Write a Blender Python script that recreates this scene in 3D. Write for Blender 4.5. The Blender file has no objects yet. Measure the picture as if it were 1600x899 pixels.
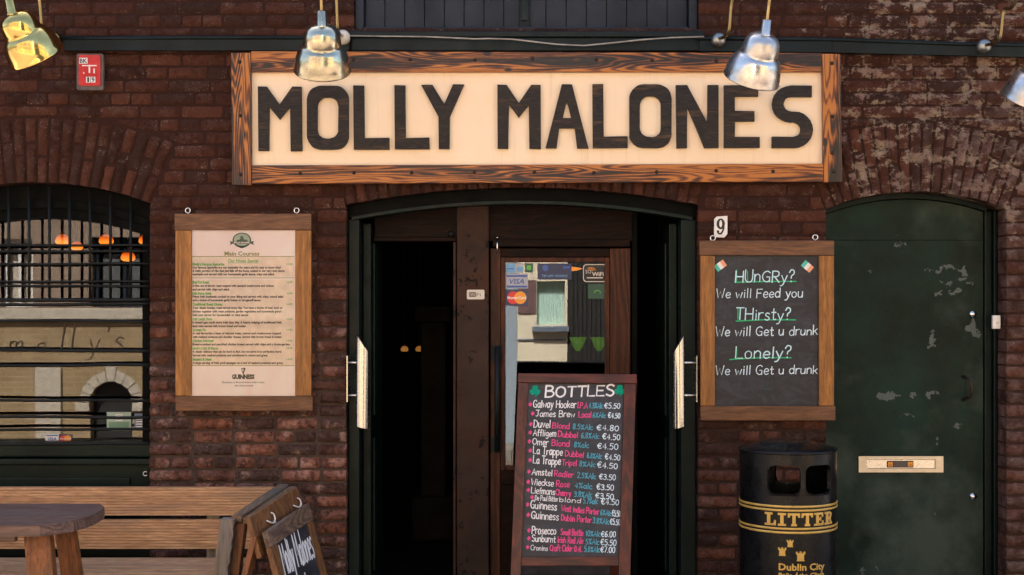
import bpy, bmesh, math, random
from mathutils import Vector, Matrix, noise as mn
from mathutils.geometry import tessellate_polygon
R_ = math.radians
rnd = random.Random(7)
SC = bpy.context.scene
COL = SC.collection

# ------------------------------------------------------------------ camera
CD, CZ, F, HY = 7.5, 1.71, 2100.0, 480.0      # distance to facade, eye height, focal (photo px), horizon row
cam = bpy.data.cameras.new('camera'); cam_o = bpy.data.objects.new('camera', cam); COL.objects.link(cam_o)
cam_o.location = (0, -CD, CZ); cam_o.rotation_euler = (R_(90), 0, 0)
cam.sensor_width = 36; cam.lens = 36*F/1600; cam.shift_y = (HY-449.5)/1600
cam.clip_start = 0.05; cam.clip_end = 600
SC.camera = cam_o
SC.render.resolution_x = 1024; SC.render.resolution_y = 575
# ------------------------------------------------------------------ sky, sun, exposure
SUN_EL, SUN_AZ = 52, -14          # sun stands behind the pub: our facade is in open shade, the far side is lit
w = bpy.data.worlds.new('World'); SC.world = w; w.use_nodes = True
wn = w.node_tree; bg = wn.nodes['Background']
sky = wn.nodes.new('ShaderNodeTexSky'); sky.sky_type = 'NISHITA'; sky.sun_disc = False
sky.sun_elevation = R_(SUN_EL); sky.sun_rotation = R_(SUN_AZ); sky.air_density = 1.0; sky.dust_density = 3.0
wn.links.new(sky.outputs[0], bg.inputs[0]); bg.inputs[1].default_value = 0.06
sd = bpy.data.lights.new('sun', 'SUN'); sd.energy = 5.0; sd.angle = R_(0.53); sd.color = (1, .94, .84)
so = bpy.data.objects.new('sun', sd); COL.objects.link(so)
sv = Vector((math.sin(R_(SUN_AZ))*math.cos(R_(SUN_EL)), math.cos(R_(SUN_AZ))*math.cos(R_(SUN_EL)), math.sin(R_(SUN_EL))))
so.rotation_euler = (-sv).to_track_quat('-Z', 'Y').to_euler(); so.location = (0, 4, 12)
SC.view_settings.view_transform = 'Standard'; SC.view_settings.look = 'None'
SC.view_settings.exposure = 2.95; SC.view_settings.gamma = 1
SC.render.engine = 'CYCLES'
SC.cycles.max_bounces = 8; SC.cycles.diffuse_bounces = 4; SC.cycles.glossy_bounces = 4
SC.cycles.transparent_max_bounces = 12; SC.cycles.caustics_reflective = False; SC.cycles.caustics_refractive = False
SC.cycles.sample_clamp_indirect = 4

def P(px, py, t=0.0):
    """a point of the place: photo pixel px,py on the plane t metres in front of the facade"""
    s = (CD-t)/F
    return Vector(((px-800)*s, -t, CZ-(py-HY)*s))
def PX(px, t=0.0): return (px-800)*(CD-t)/F
def PZ(py, t=0.0): return CZ-(py-HY)*(CD-t)/F

# ------------------------------------------------------------------ material helpers
class Mat:
    def __init__(s, name, color=(.5,.5,.5), rough=.6, metal=0.0, spec=None, emit=None, estr=0):
        s.m = bpy.data.materials.new(name); s.m.use_nodes = True; s.nt = s.m.node_tree
        s.b = s.nt.nodes['Principled BSDF']; s.out = s.nt.nodes['Material Output']
        s.set('Base Color', (*color, 1)); s.set('Roughness', rough); s.set('Metallic', metal)
        if spec is not None: s.set('Specular IOR Level', spec)
        if emit: s.set('Emission Color', (*emit, 1)); s.set('Emission Strength', estr)
        s._tc = None
    def put(s, sock, v):
        if hasattr(v, 'links'): s.nt.links.new(v, sock)
        elif isinstance(v, (tuple, list)) and len(v) == 3 and sock.type == 'RGBA': sock.default_value = (*v, 1)
        else: sock.default_value = v
    def set(s, k, v): s.put(s.b.inputs[k], v)
    def n(s, t, out=0, ins=None, **a):
        nd = s.nt.nodes.new('ShaderNode'+t)
        for k, v in a.items(): setattr(nd, k, v)
        for k, v in (ins or {}).items(): s.put(nd.inputs[k], v)
        return nd.outputs[out]
    def coord(s, which='Object'):
        if not s._tc: s._tc = s.nt.nodes.new('ShaderNodeTexCoord')
        return s._tc.outputs[which]
    def mapping(s, scale=(1,1,1), loc=(0,0,0), v=None, rnd_off=True):
        v = v or s.coord()
        if rnd_off:
            oi = s.nt.nodes.new('ShaderNodeObjectInfo')
            off = s.n('VectorMath', 0, {0: oi.outputs['Random'], 1: (17., 31., 23.)}, operation='MULTIPLY')
            v = s.n('VectorMath', 0, {0: v, 1: off}, operation='ADD')
        return s.n('Mapping', 0, {'Vector': v, 'Scale': scale, 'Location': loc})
    def noise(s, v, scale=5, detail=4, rough=.6, dist=0, out=0):
        return s.n('TexNoise', out, {'Vector': v, 'Scale': scale, 'Detail': detail, 'Roughness': rough, 'Distortion': dist})
    def math(s, op, a, b=0.0, c=0.0, clamp=False):
        return s.n('Math', 0, {0: a, 1: b, 2: c}, operation=op, use_clamp=clamp)
    def mr(s, v, a, b, c=0.0, d=1.0, smooth=False):
        return s.n('MapRange', 0, {0: v, 1: a, 2: b, 3: c, 4: d}, clamp=True, interpolation_type='SMOOTHSTEP' if smooth else 'LINEAR')
    def mix(s, f, a, b, blend='MIX'):
        nd = s.nt.nodes.new('ShaderNodeMix'); nd.data_type = 'RGBA'; nd.blend_type = blend
        s.put(nd.inputs[0], f); s.put(nd.inputs[6], a); s.put(nd.inputs[7], b)
        return nd.outputs[2]
    def ramp(s, f, stops):
        nd = s.nt.nodes.new('ShaderNodeValToRGB'); s.put(nd.inputs[0], f)
        el = nd.color_ramp.elements
        while len(el) < len(stops): el.new(.5)
        for e, (p, c) in zip(el, stops): e.position = p; e.color = (*c, 1)
        return nd.outputs[0]
    def bump(s, h, strength=.3, dist=.01, prev=None):
        ins = {'Height': h, 'Strength': strength, 'Distance': dist}
        if prev is not None: ins['Normal'] = prev
        o = s.n('Bump', 0, ins); s.set('Normal', o); return o

def wood(name, dark, light, axis='x', rings=26, rough=.55, worn=None, wornamt=.5, fine=1.0, scale=1.0, ringcon=1.0, bump=.25, spec=.4):
    """grain from contour lines of a stretched noise field"""
    M = Mat(name, rough=rough, spec=spec)
    sc = {'x': (.35, 3.2, 3.2), 'y': (3.2, .35, 3.2), 'z': (3.2, 3.2, .35)}[axis]
    sc = tuple(c*scale for c in sc)
    v = M.mapping(sc)
    f = M.noise(v, 1.6, 2, .45)
    g = M.math('MULTIPLY_ADD', M.math('SINE', M.math('MULTIPLY', f, rings*6.28)), .5, .5)
    g = M.math('POWER', g, .8)
    v2 = M.mapping(tuple(c*14 for c in sc))
    fi = M.noise(v2, 2.5, 4, .65)
    base = M.mix(M.math('MULTIPLY', g, ringcon, clamp=True), light, dark)
    base = M.mix(M.mr(fi, .35, .7, 0, .75*fine), base, tuple(c*.35 for c in dark))
    big = M.noise(M.mapping((1, 1, 1)), 3.0, 3)
    base = M.mix(M.mr(big, .4, .7, 0, .35), base, tuple(c*.6 for c in light))
    if worn:
        wn_ = M.noise(M.mapping(tuple(c*1.5 for c in sc), (5, 3, 1)), 2.2, 5, .7)
        base = M.mix(M.mr(wn_, .62-.25*wornamt, .72-.2*wornamt), base, M.mix(fi, tuple(c*.5 for c in worn), worn))
    M.set('Base Color', base)
    M.set('Roughness', M.mr(fi, .3, .7, rough-.1, rough+.15))
    M.bump(fi, bump, .002)
    return M.m

MT = {}
# ---- brick
def brick_mat(name, kind='brick'):
    M = Mat(name, rough=.8, spec=.14)
    pos = M.coord()
    sep = M.nt.nodes.new('ShaderNodeSeparateXYZ'); M.put(sep.inputs[0], pos)
    X, Z = sep.outputs[0], sep.outputs[2]
    at = M.nt.nodes.new('ShaderNodeAttribute'); at.attribute_name = 'tint'
    ae = M.nt.nodes.new('ShaderNodeAttribute'); ae.attribute_name = 'edge'
    tint, edge = at.outputs['Fac'], ae.outputs['Fac']
    n1 = M.noise(pos, 9, 6, .68); n2 = M.noise(pos, 34, 5, .7); n3 = M.noise(pos, 2.2, 3, .5); n4 = M.noise(pos, 120, 3, .6)
    painted = M.mix(tint, (.026, .0105, .0068), (.096, .0335, .0190))
    painted = M.mix(M.mr(n3, .35, .65), painted, (.056, .0205, .0125))
    painted = M.mix(M.mr(n2, .45, .72, 0, .55), painted, (.014, .0068, .0056))
    painted = M.mix(M.mr(n1, .50, .66, 0, .42), painted, (.098, .058, .044))
    raw = M.mix(tint, (.095, .048, .038), (.31, .140, .102))
    t2 = M.math('FRACT', M.math('MULTIPLY', tint, 13.7))
    raw = M.mix(M.mr(t2, .66, .72, 0, .8), raw, (.075, .050, .043)); raw = M.mix(M.mr(t2, .16, .10, 0, .6), raw, (.36, .135, .075))
    painted = M.mix(M.mr(t2, .74, .80, 0, .55), painted, (.030, .016, .0125)); painted = M.mix(M.mr(t2, .14, .08, 0, .4), painted, (.125, .045, .026))
    raw = M.mix(M.mr(n2, .46, .62, 0, .85), raw, (.030, .019, .018))
    raw = M.mix(M.mr(n1, .56, .66, 0, .8), raw, (.40, .24, .19))
    # height line between the painted upper wall and the bare lower wall, wandering by noise
    zz = M.math('ADD', Z, M.math('MULTIPLY', M.math('SUBTRACT', n3, .5), 1.3))
    low = M.mr(zz, 1.95, 1.0, 0, 1)
    low = M.math('MULTIPLY', low, M.mr(X, -.6, .6, 1, .28))
    low2 = M.math('MULTIPLY', low, M.mr(n1, .36, .56, .25, 1.0))
    col = M.mix(low2, painted, raw)
    # pale flaking limewash: strong on the upper right, a few flecks elsewhere
    right = M.math('MULTIPLY', M.mr(X, 1.45, 2.0), M.mr(Z, 1.9, 2.2))
    pat = M.math('ADD', M.noise(M.n('Mapping', 0, {'Vector': pos, 'Scale': (1, 1, 1.5)}), 8.5, 8, .74), M.math('MULTIPLY', edge, .055))
    pat = M.math('ADD', pat, M.math('MULTIPLY', right, .150))
    pat = M.math('ADD', pat, M.math('MULTIPLY', M.math('MULTIPLY', n3, right), .05))
    pmask = M.mr(pat, .70, .755)
    palecol = M.mix(n2, (.10, .062, .042), (.50, .40, .28))
    palecol = M.mix(M.mr(n1, .4, .6), palecol, (.20, .12, .10))
    col = M.mix(M.math('MULTIPLY', pmask, .85), col, palecol)
    # grey bloom over the right arch
    bloom = M.math('MULTIPLY', M.math('MULTIPLY', M.mr(X, 2.15, 2.6), M.mr(n1, .4, .62, 0, .6)), M.mr(Z, 3.1, 2.6))
    col = M.mix(bloom, col, (.155, .10, .088))
    # small white specks along the joints
    sp = M.math('MULTIPLY', M.mr(n4, .59, .66), M.mr(n1, .5, .58))
    sp = M.math('MULTIPLY', sp, M.mr(edge, .2, .8, .15, 1))
    col = M.mix(M.math('MULTIPLY', sp, .7), col, (.42, .32, .28))
    if kind == 'mortar':
        m = M.mix(low, M.mix(n2, (.018, .0080, .0055), (.050, .0195, .0125)), M.mix(n2, (.026, .018, .016), (.125, .092, .078)))
        mp = M.mix(n2, (.10, .075, .06), (.36, .29, .23))
        col = M.mix(M.math('MULTIPLY', pmask, .9), m, mp)
    M.set('Base Color', col)
    M.set('Roughness', M.mr(n2, .3, .7, .7, .95))
    h = M.math('ADD', M.math('MULTIPLY', n2, 1.0), M.math('MULTIPLY', n1, .8))
    b1 = M.bump(M.math('ADD', h, M.math('MULTIPLY', n4, .35)), 1.0, .015)
    M.bump(pmask, .5, .003, b1)
    return M.m
MT['brick'] = brick_mat('painted_brick'); MT['mortar'] = brick_mat('mortar', 'mortar')

def paint(name, c, rough=.35, wear=(.10,.10,.09), wamt=.0, bumpy=.15, dust_or_sheen=None, var=.35, patches=None, spec=.17):
    M = Mat(name, c, rough, spec=spec)
    v = M.coord()
    n1 = M.noise(v, 3.0, 4); n2 = M.noise(v, 45, 4, .65); n3 = M.noise(v, 13, 6, .7)
    col = M.mix(M.mr(n1, .35, .65), tuple(x*(1-var) for x in c), tuple(x*(1+var) for x in c))
    if dust_or_sheen: col = M.mix(M.mr(M.noise(M.n('Mapping', 0, {'Vector': v, 'Location': (4, 2, 7)}), 1.7, 5, .6), .46, .64, 0, .85), col, dust_or_sheen)  # cloudy second tone: grime, rust, and the side door's painted sheen
    if wamt > 0: col = M.mix(M.mr(n3, .76-wamt*.3, .78-wamt*.3), col, wear)
    pm = None
    if patches:
        wob = M.noise(v, 16, 5, .6, out=1)
        vv = M.n('VectorMath', 0, {0: v, 1: M.n('VectorMath', 0, {0: M.n('VectorMath', 0, {0: wob, 1: (.5,.5,.5)}, operation='SUBTRACT'), 1: (.16, 0, .16)}, operation='MULTIPLY')}, operation='ADD')
        s2 = M.nt.nodes.new('ShaderNodeSeparateXYZ'); M.put(s2.inputs[0], vv)
        for (x, z, rx, rz) in patches:
            a = M.math('DIVIDE', M.math('SUBTRACT', s2.outputs[0], x), rx); b = M.math('DIVIDE', M.math('SUBTRACT', s2.outputs[2], z), rz)
            d = M.math('ADD', M.math('MULTIPLY', a, a), M.math('MULTIPLY', b, b))
            k = M.mr(d, 1.05, .9)
            pm = k if pm is None else M.math('MAXIMUM', pm, k)
        col = M.mix(pm, col, M.mix(n2, tuple(x*.6 for x in wear), wear))
    M.set('Base Color', col)
    M.set('Roughness', M.mr(n3, .3, .7, rough-.08, rough+.18))
    M.bump(M.math('ADD', n3, M.math('MULTIPLY', n2, .4)), bumpy, .006)
    return M.m
def plain(name, c, rough=.5, metal=0, var=.12, nscale=20, bump=0.0, spec=.5, emit=None, estr=0):
    M = Mat(name, c, rough, metal, spec, emit, estr)
    n = M.noise(M.coord(), nscale, 4)
    M.set('Base Color', M.mix(M.mr(n, .3, .7), tuple(x*(1-var) for x in c), tuple(min(1, x*(1+var)) for x in c)))
    M.set('Roughness', M.mr(n, .3, .7, max(.02, rough-.06), min(1, rough+.06)))
    if bump: M.bump(n, bump, .003)
    return M.m
MT['green'] = paint('bottle_green_paint', (.0030, .0092, .0072), .38, (.06,.08,.07), .05)
MT['bluegreen'] = paint('dark_blue_green_paint', (.0048, .0105, .0122), .36, (.12,.14,.14), .10)
MT['black'] = paint('black_paint', (.0018, .0024, .0022), .55, spec=.06)
MT['iron'] = paint('black_iron', (.008, .010, .010), .4)
MT['greylou'] = paint('blue_grey_paint', (.020, .0255, .035), .42, (.05,.06,.07), .14)
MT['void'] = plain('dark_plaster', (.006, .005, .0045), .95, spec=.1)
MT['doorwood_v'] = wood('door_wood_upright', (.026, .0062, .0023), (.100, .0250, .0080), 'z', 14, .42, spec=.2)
MT['doorwood_dim_x'] = wood('dim_door_wood_across', (.005, .0016, .0009), (.016, .0045, .0022), 'x', 14, .42, spec=.08)  # darkened copy of the door wood, entrance gloom put into its colour
MT['post'] = paint('scuffed_brown_paint', (.031, .0165, .0122), .5, (.0055, .0035, .003), .50, .35, (.058, .0200, .0085))
MT['redwood_x'] = wood('stained_red_wood_across', (.040, .0060, .0032), (.125, .020, .010), 'x', 12, .38)
MT['redwood_z'] = wood('stained_red_wood_upright', (.040, .0060, .0032), (.125, .020, .010), 'z', 12, .38)
MT['oak_z'] = wood('oiled_oak_upright', (.21, .082, .016), (.42, .170, .036), 'z', 13, .45, ringcon=.7)
MT['teak_x'] = wood('brown_hardwood_across', (.090, .036, .014), (.20, .085, .034), 'x', 15, .5, ringcon=.6)
MT['bench_x'] = wood('bench_wood_across', (.40, .215, .105), (.72, .43, .235), 'x', 12, .55, (.44, .27, .17), .35, ringcon=.6)
MT['bench_g'] = wood('weathered_wood_end', (.15, .11, .08), (.34, .26, .19), 'z', 16, .75, (.30, .27, .24), .7, bump=.6)
MT['bench_y'] = wood('weathered_wood_rail', (.20, .11, .055), (.40, .235, .12), 'y', 14, .7, (.16, .135, .11), .8, bump=.5)
MT['table_x'] = wood('worn_table_wood', (.10, .058, .047), (.25, .150, .120), 'x', 20, .5, (.19, .135, .115), .4, bump=.35)
MT['leg_z'] = wood('orange_brown_leg_wood', (.115, .036, .011), (.28, .100, .032), 'z', 13, .45, ringcon=.7)
MT['aboard_z'] = wood('brown_board_wood', (.11, .046, .016), (.26, .118, .045), 'z', 13, .5, ringcon=.7)
MT['aboard_y'] = wood('weathered_board_rail', (.095, .058, .040), (.23, .14, .09), 'y', 14, .65, (.22, .17, .14), .5, bump=.5)

def burnt(name, axis):
    """pine scorched so that the grain stands out black on orange"""
    M = Mat(name, rough=.42, spec=.45)
    sc = (.30, 3.6, 3.6) if axis == 'x' else (3.6, 3.6, .30)
    v = M.mapping(sc)
    f = M.noise(v, 1.9, 2.5, .5)
    g = M.math('MULTIPLY_ADD', M.math('SINE', M.math('MULTIPLY', f, 170)), .5, .5)
    fine = M.noise(M.mapping(tuple(c*12 for c in sc)), 2, 4, .7)
    burn = M.noise(M.mapping(tuple(c*.9 for c in sc), (3, 8, 2)), 2.3, 4, .6)
    g = M.math('MULTIPLY_ADD', g, .78, .04)
    g2 = M.math('ADD', g, M.mr(burn, .42, .62, -.42, .75))
    g2 = M.math('ADD', g2, M.mr(fine, .3, .7, -.30, .30))
    col = M.ramp(g2, [(0, (.42, .145, .024)), (.30, (.20, .058, .012)), (.58, (.085, .023, .0065)), (.85, (.020, .0075, .0045)), (1, (.009, .0045, .0035))])
    # knots
    vo = M.n('TexVoronoi', 0, {'Vector': M.mapping((1.1, 2.0, 2.0) if axis == 'x' else (2.0, 2.0, 1.1)), 'Scale': 2.2})
    col = M.mix(M.mr(vo, .075, .05), col, (.012, .006, .005))
    M.set('Base Color', col)
    M.set('Roughness', M.mr(fine, .3, .7, .32, .55))
    M.bump(M.math('MULTIPLY', g, -1), .25, .003)
    return M.m
MT['burnt_x'] = burnt('scorched_pine_across', 'x'); MT['burnt_z'] = burnt('scorched_pine_upright', 'z')
MT['char'] = wood('charred_wood', (.0065, .0048, .0036), (.034, .022, .014), 'x', 30, .66, (.11, .058, .026), .22, bump=.9, scale=2.2)
def cream():
    M = Mat('cream_board', (.8, .64, .44), .45)
    v = M.coord(); n = M.noise(v, 2.5, 4); d = M.noise(v, 40, 3)
    c = M.mix(M.mr(n, .3, .7), (.84, .64, .43), (.86, .70, .49))
    c = M.mix(M.mr(M.noise(v, 14, 6, .7), .70, .76, 0, .35), c, (.50, .37, .25))
    st = M.noise(M.n('Mapping', 0, {'Vector': v, 'Scale': (9, 1, .7)}), 2.2, 4, .65)
    c = M.mix(M.mr(st, .56, .76, 0, .30), c, (.60, .42, .26))
    M.set('Base Color', c); M.bump(d, .06, .002); return M.m
MT['cream'] = cream()
def slate(name, c, smear=.10):
    M = Mat(name, c, .62, spec=.35)
    v = M.coord(); n = M.noise(M.n('Mapping', 0, {'Vector': v, 'Scale': (1, 1, 1.6)}), 7, 5, .7, 1.2); n2 = M.noise(v, 60, 3)
    k = M.math('MULTIPLY', M.mr(n, .42, .75), M.mr(n2, .3, .7, .5, 1))
    M.set('Base Color', M.mix(M.math('MULTIPLY', k, smear*4, clamp=True), c, (.11, .115, .13)))
    M.set('Roughness', M.mr(n, .4, .7, .5, .75)); return M.m
MT['slate'] = slate('black_chalkboard', (.018, .018, .022), .14); MT['slate2'] = slate('dusty_chalkboard', (.026, .026, .032), .16)
def chalk(name, c):
    M = Mat(name, c, .9, spec=.1)
    n = M.noise(M.coord(), 240, 2)
    M.set('Base Color', M.mix(M.mr(n, .3, .55), tuple(x*.7 for x in c), c)); return M.m
MT['chalk_w'] = chalk('white_chalk', (.80, .80, .82)); MT['chalk_g'] = chalk('green_chalk', (.04, .50, .20))
MT['chalk_p'] = chalk('pink_chalk', (.78, .09, .27)); MT['chalk_b'] = chalk('blue_chalk', (.10, .40, .52))
MT['chalk_s'] = chalk('blue_white_chalk', (.72, .88, .98)); MT['shamrock'] = chalk('shamrock_green_chalk', (.01, .30, .19))
MT['chalk_d'] = chalk('faded_chalk', (.30, .30, .31))
MT['steel'] = plain('brushed_steel', (.50, .48, .45), .24, 1, .06, 60)
def polished(name, c, rough):
    M = Mat(name, c, rough, 1.0)
    v = M.coord(); n = M.noise(v, 9, 5, .6); n2 = M.noise(v, 70, 3)
    M.set('Base Color', M.mix(M.mr(n, .38, .68), c, tuple(x*.62 for x in c)))
    M.set('Roughness', M.mr(n, .3, .7, rough*.6, rough*1.6)); M.bump(n, .03, .006); return M.m
MT['brass'] = polished('polished_brass', (.66, .49, .17), .12)
MT['nickel'] = polished('polished_nickel', (.58, .54, .40), .19)
MT['alu'] = polished('spun_aluminium', (.62, .60, .57), .31)
MT['bolt'] = plain('dark_bolt', (.035, .024, .018), .45, .6)
MT['chrome'] = plain('worn_chrome', (.70, .69, .66), .18, 1, .08, 60)
MT['white'] = plain('white_enamel', (.76, .74, .70), .3)
MT['offwhite'] = plain('aged_white_plastic', (.60, .56, .48), .45)
MT['ink'] = plain('black_ink', (.012, .011, .011), .6)
MT['inkgrey'] = plain('dark_print', (.085, .066, .058), .6)
MT['red'] = plain('red_enamel', (.52, .030, .030), .35, var=.2)
MT['plate'] = plain('weathered_grey_plate', (.105, .085, .078), .6, var=.4)
MT['gold'] = plain('gold_paint', (.56, .36, .085), .35, .25)
MT['binblack'] = paint('bin_black_enamel', (.0030, .0033, .0042), .26, (.045, .042, .040), .04, .06, (.0042, .0042, .0044), .3, spec=.24)
MT['blue'] = plain('blue_print', (.035, .085, .33), .4); MT['lblue'] = plain('light_blue_print', (.12, .34, .60), .4)
MT['navy'] = plain('navy_print', (.008, .017, .075), .4); MT['gprint'] = plain('green_print', (.09, .38, .06), .4)
MT['orangep'] = plain('orange_print', (.80, .30, .025), .4); MT['redp'] = plain('red_print', (.62, .022, .030), .4)
MT['dgreenp'] = plain('dark_green_print', (.016, .065, .038), .5); MT['olive'] = plain('olive_print', (.25, .26, .05), .5)
MT['teal'] = plain('teal_print', (.06, .47, .38), .4); MT['salmon'] = plain('orange_flag_print', (.78, .34, .18), .4)
def paper():
    M = Mat('pink_white_paper', (.8, .7, .66), .6)
    v = M.coord(); n = M.noise(M.n('Mapping', 0, {'Vector': v, 'Scale': (1.5, 1, .6)}), 3.5, 4, .5, 1.0)
    M.set('Base Color', M.mix(M.mr(n, .35, .65), (.93, .78, .80), (.95, .88, .91))); M.bump(n, .4, .01); return M.m
MT['paper'] = paper(); MT['tan'] = plain('tan_print', (.84, .71, .62), .6)
def glass(name, ior=1.75, rough=0.0, tint=(1, 1, 1)):
    M = Mat(name); nt = M.nt; nt.nodes.remove(M.b)
    tr = nt.nodes.new('ShaderNodeBsdfTransparent'); tr.inputs[0].default_value = (*tint, 1)
    gl = nt.nodes.new('ShaderNodeBsdfGlossy'); gl.inputs['Roughness'].default_value = rough
    fr = nt.nodes.new('ShaderNodeFresnel'); fr.inputs[0].default_value = ior
    nz = M.noise(M.coord(), 1.6, 2); bp = nt.nodes.new('ShaderNodeBump'); bp.inputs['Strength'].default_value = .012; bp.inputs['Distance'].default_value = .02
    nt.links.new(nz, bp.inputs['Height']); nt.links.new(bp.outputs[0], gl.inputs['Normal'])
    mx = nt.nodes.new('ShaderNodeMixShader')
    nt.links.new(fr.outputs[0], mx.inputs[0]); nt.links.new(tr.outputs[0], mx.inputs[1]); nt.links.new(gl.outputs[0], mx.inputs[2])
    nt.links.new(mx.outputs[0], M.out.inputs[0]); return M.m
MT['glass'] = glass('window_glass', 1.55); MT['doorglass'] = glass('door_glass', 1.95); MT['thinglass'] = glass('picture_glass', 1.4)
def glow_shade():
    M = Mat('glowing_orange_shade', (.6, .18, .02), .5, emit=(1, .17, .008), estr=.2)
    sp = M.nt.nodes.new('ShaderNodeSeparateXYZ'); M.put(sp.inputs[0], M.coord())
    z = sp.outputs[2]; band = M.math('MULTIPLY_ADD', M.math('SINE', M.math('MULTIPLY', z, 700)), .25, .75)
    M.set('Emission Strength', M.math('MULTIPLY', M.mr(z, .03, -.022, .035, .24), band))
    M.set('Emission Color', M.mix(M.mr(z, .02, -.02), (1, .10, .004), (1, .26, .02))); return M.m
MT['orangeglow'] = glow_shade()
MT['warmglow'] = plain('small_warm_bulb', (.8, .4, .1), .5, emit=(1, .40, .08), estr=.03)
MT['limeglow'] = plain('lime_shade', (.10, .30, .015), .5, emit=(.22, .62, .03), estr=.012)
MT['stone'] = plain('grey_stone', (.20, .18, .16), .8, 0, .25, 14, .4)
MT['darkstone'] = plain('soot_grey_stone', (.05, .042, .036), .85, 0, .3, 8, .5)

# ------------------------------------------------------------------ mesh builder
def world_loc(o):
    v = Vector((0, 0, 0))
    while o: v += o.location; o = o.parent
    return v
class MB:
    def __init__(s): s.v = []; s.f = []; s.mi = []; s.sm = []; s.attr = {}
    def add(s, vs, fs, mi=0, smooth=False):
        b = len(s.v); s.v += [Vector(v) for v in vs]
        for f in fs: s.f.append(tuple(b+i for i in f)); s.mi.append(mi); s.sm.append(smooth)
        return s
    def box(s, p0, p1, mi=0, bev=.0, M=None):
        lo = [min(a, b) for a, b in zip(p0, p1)]; hi = [max(a, b) for a, b in zip(p0, p1)]
        bev = min(bev, .45*min(h-l for l, h in zip(lo, hi)))
        vs = [(x, y, z) for x in (lo[0], hi[0]) for y in (lo[1], hi[1]) for z in (lo[2], hi[2])]
        fs = [(0,1,3,2), (4,6,7,5), (0,4,5,1), (2,3,7,6), (0,2,6,4), (1,5,7,3)]
        if bev > 0:
            bm = bmesh.new(); bv = [bm.verts.new(v) for v in vs]
            for f in fs: bm.faces.new([bv[i] for i in f])
            bmesh.ops.bevel(bm, geom=bm.edges[:], offset=bev, segments=2, profile=.6, affect='EDGES')
            bm.verts.index_update(); vs = [v.co.copy() for v in bm.verts]; fs = [tuple(v.index for v in f.verts) for f in bm.faces]; bm.free()
        if M is not None: vs = [M @ Vector(v) for v in vs]
        return s.add(vs, fs, mi)
    def hexa(s, c, mi=0):           # 8 corners: front 4 (ccw seen from front), back 4
        return s.add(c, [(0,1,2,3), (7,6,5,4), (0,4,5,1), (1,5,6,2), (2,6,7,3), (3,7,4,0)], mi)
    def bar(s, a, b, u, wu, wv, mi=0, bev=.0):   # board from a to b; u = direction of its width wu, wv = thickness
        a, b, u = Vector(a), Vector(b), Vector(u); d = b-a; L = d.length; d.normalize()
        u = (u-d*u.dot(d)).normalized(); n = d.cross(u)
        M = Matrix((( d.x, u.x, n.x, a.x), (d.y, u.y, n.y, a.y), (d.z, u.z, n.z, a.z), (0, 0, 0, 1)))
        return s.box((0, -wu/2, -wv/2), (L, wu/2, wv/2), mi, bev, M)
    def tube(s, pts, r, n=10, mi=0, caps=True):
        pts = [Vector(p) for p in pts]; rs = r if isinstance(r, (list, tuple)) else [r]*len(pts)
        vs = []; fs = []; up = None
        for i, p in enumerate(pts):
            d = (pts[min(i+1, len(pts)-1)]-pts[max(i-1, 0)]).normalized()
            if up is None: up = Vector((0, 0, 1)) if abs(d.z) < .9 else Vector((0, 1, 0))
            a = d.cross(up).normalized(); b = a.cross(d).normalized(); up = b
            for k in range(n):
                t = 2*math.pi*k/n; vs.append(p+a*rs[i]*math.cos(t)+b*rs[i]*math.sin(t))
        for i in range(len(pts)-1):
            for k in range(n): fs.append((i*n+k, (i+1)*n+k, (i+1)*n+(k+1)%n, i*n+(k+1)%n))
        if caps: fs.append(tuple(range(n))); fs.append(tuple(reversed(range((len(pts)-1)*n, len(pts)*n))))
        return s.add(vs, fs, mi, True)
    def lathe(s, prof, n=32, M=None, mi=0, smooth=True):
        vs = []; fs = []
        for r, z in prof:
            for k in range(n):
                t = 2*math.pi*k/n; v = Vector((r*math.cos(t), r*math.sin(t), z)); vs.append(M @ v if M else v)
        for i in range(len(prof)-1):
            for k in range(n): fs.append((i*n+k, i*n+(k+1)%n, (i+1)*n+(k+1)%n, (i+1)*n+k))
        return s.add(vs, fs, mi, smooth)
    def prism(s, loops, fn, d0, d1, mi=0, back=False):
        """loops: outer + holes in 2-D; fn(u, v, d) -> world; faces at d0 (front) with sides to d1"""
        lp = [[Vector((p[0], p[1], 0)) for p in L] for L in loops]
        flat = [p for L in lp for p in L]
        tris = tessellate_polygon(lp); n = len(flat)
        vs = [fn(p.x, p.y, d0) for p in flat]+[fn(p.x, p.y, d1) for p in flat]
        fs = [tuple(t) for t in tris]
        if back: fs += [tuple(i+n for i in reversed(t)) for t in tris]
        o = 0
        for L in lp:
            m = len(L)
            for i in range(m): a, b = o+i, o+(i+1)%m; fs.append((a, b, b+n, a+n))
            o += m
        return s.add(vs, fs, mi)
    def ribbon(s, pts, wd, fn, d, mi=0):
        """flat chalk or print stroke along 2-D points"""
        p = [Vector((x, y)) for x, y in pts]
        if len(p) < 2: return s
        L, Rr = [], []
        for i in range(len(p)):
            t = p[min(i+1, len(p)-1)]-p[max(i-1, 0)]
            if t.length < 1e-9: t = Vector((1, 0))
            t.normalize(); nn = Vector((-t.y, t.x))*wd/2
            q = p[i].copy()
            if i == 0: q -= t*wd*.35
            if i == len(p)-1: q += t*wd*.35
            L.append(q+nn); Rr.append(q-nn)
        n = len(p)
        return s.add([fn(q.x, q.y, d) for q in L]+[fn(q.x, q.y, d) for q in Rr], [(i, i+1, n+i+1, n+i) for i in range(n-1)], mi)
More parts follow.
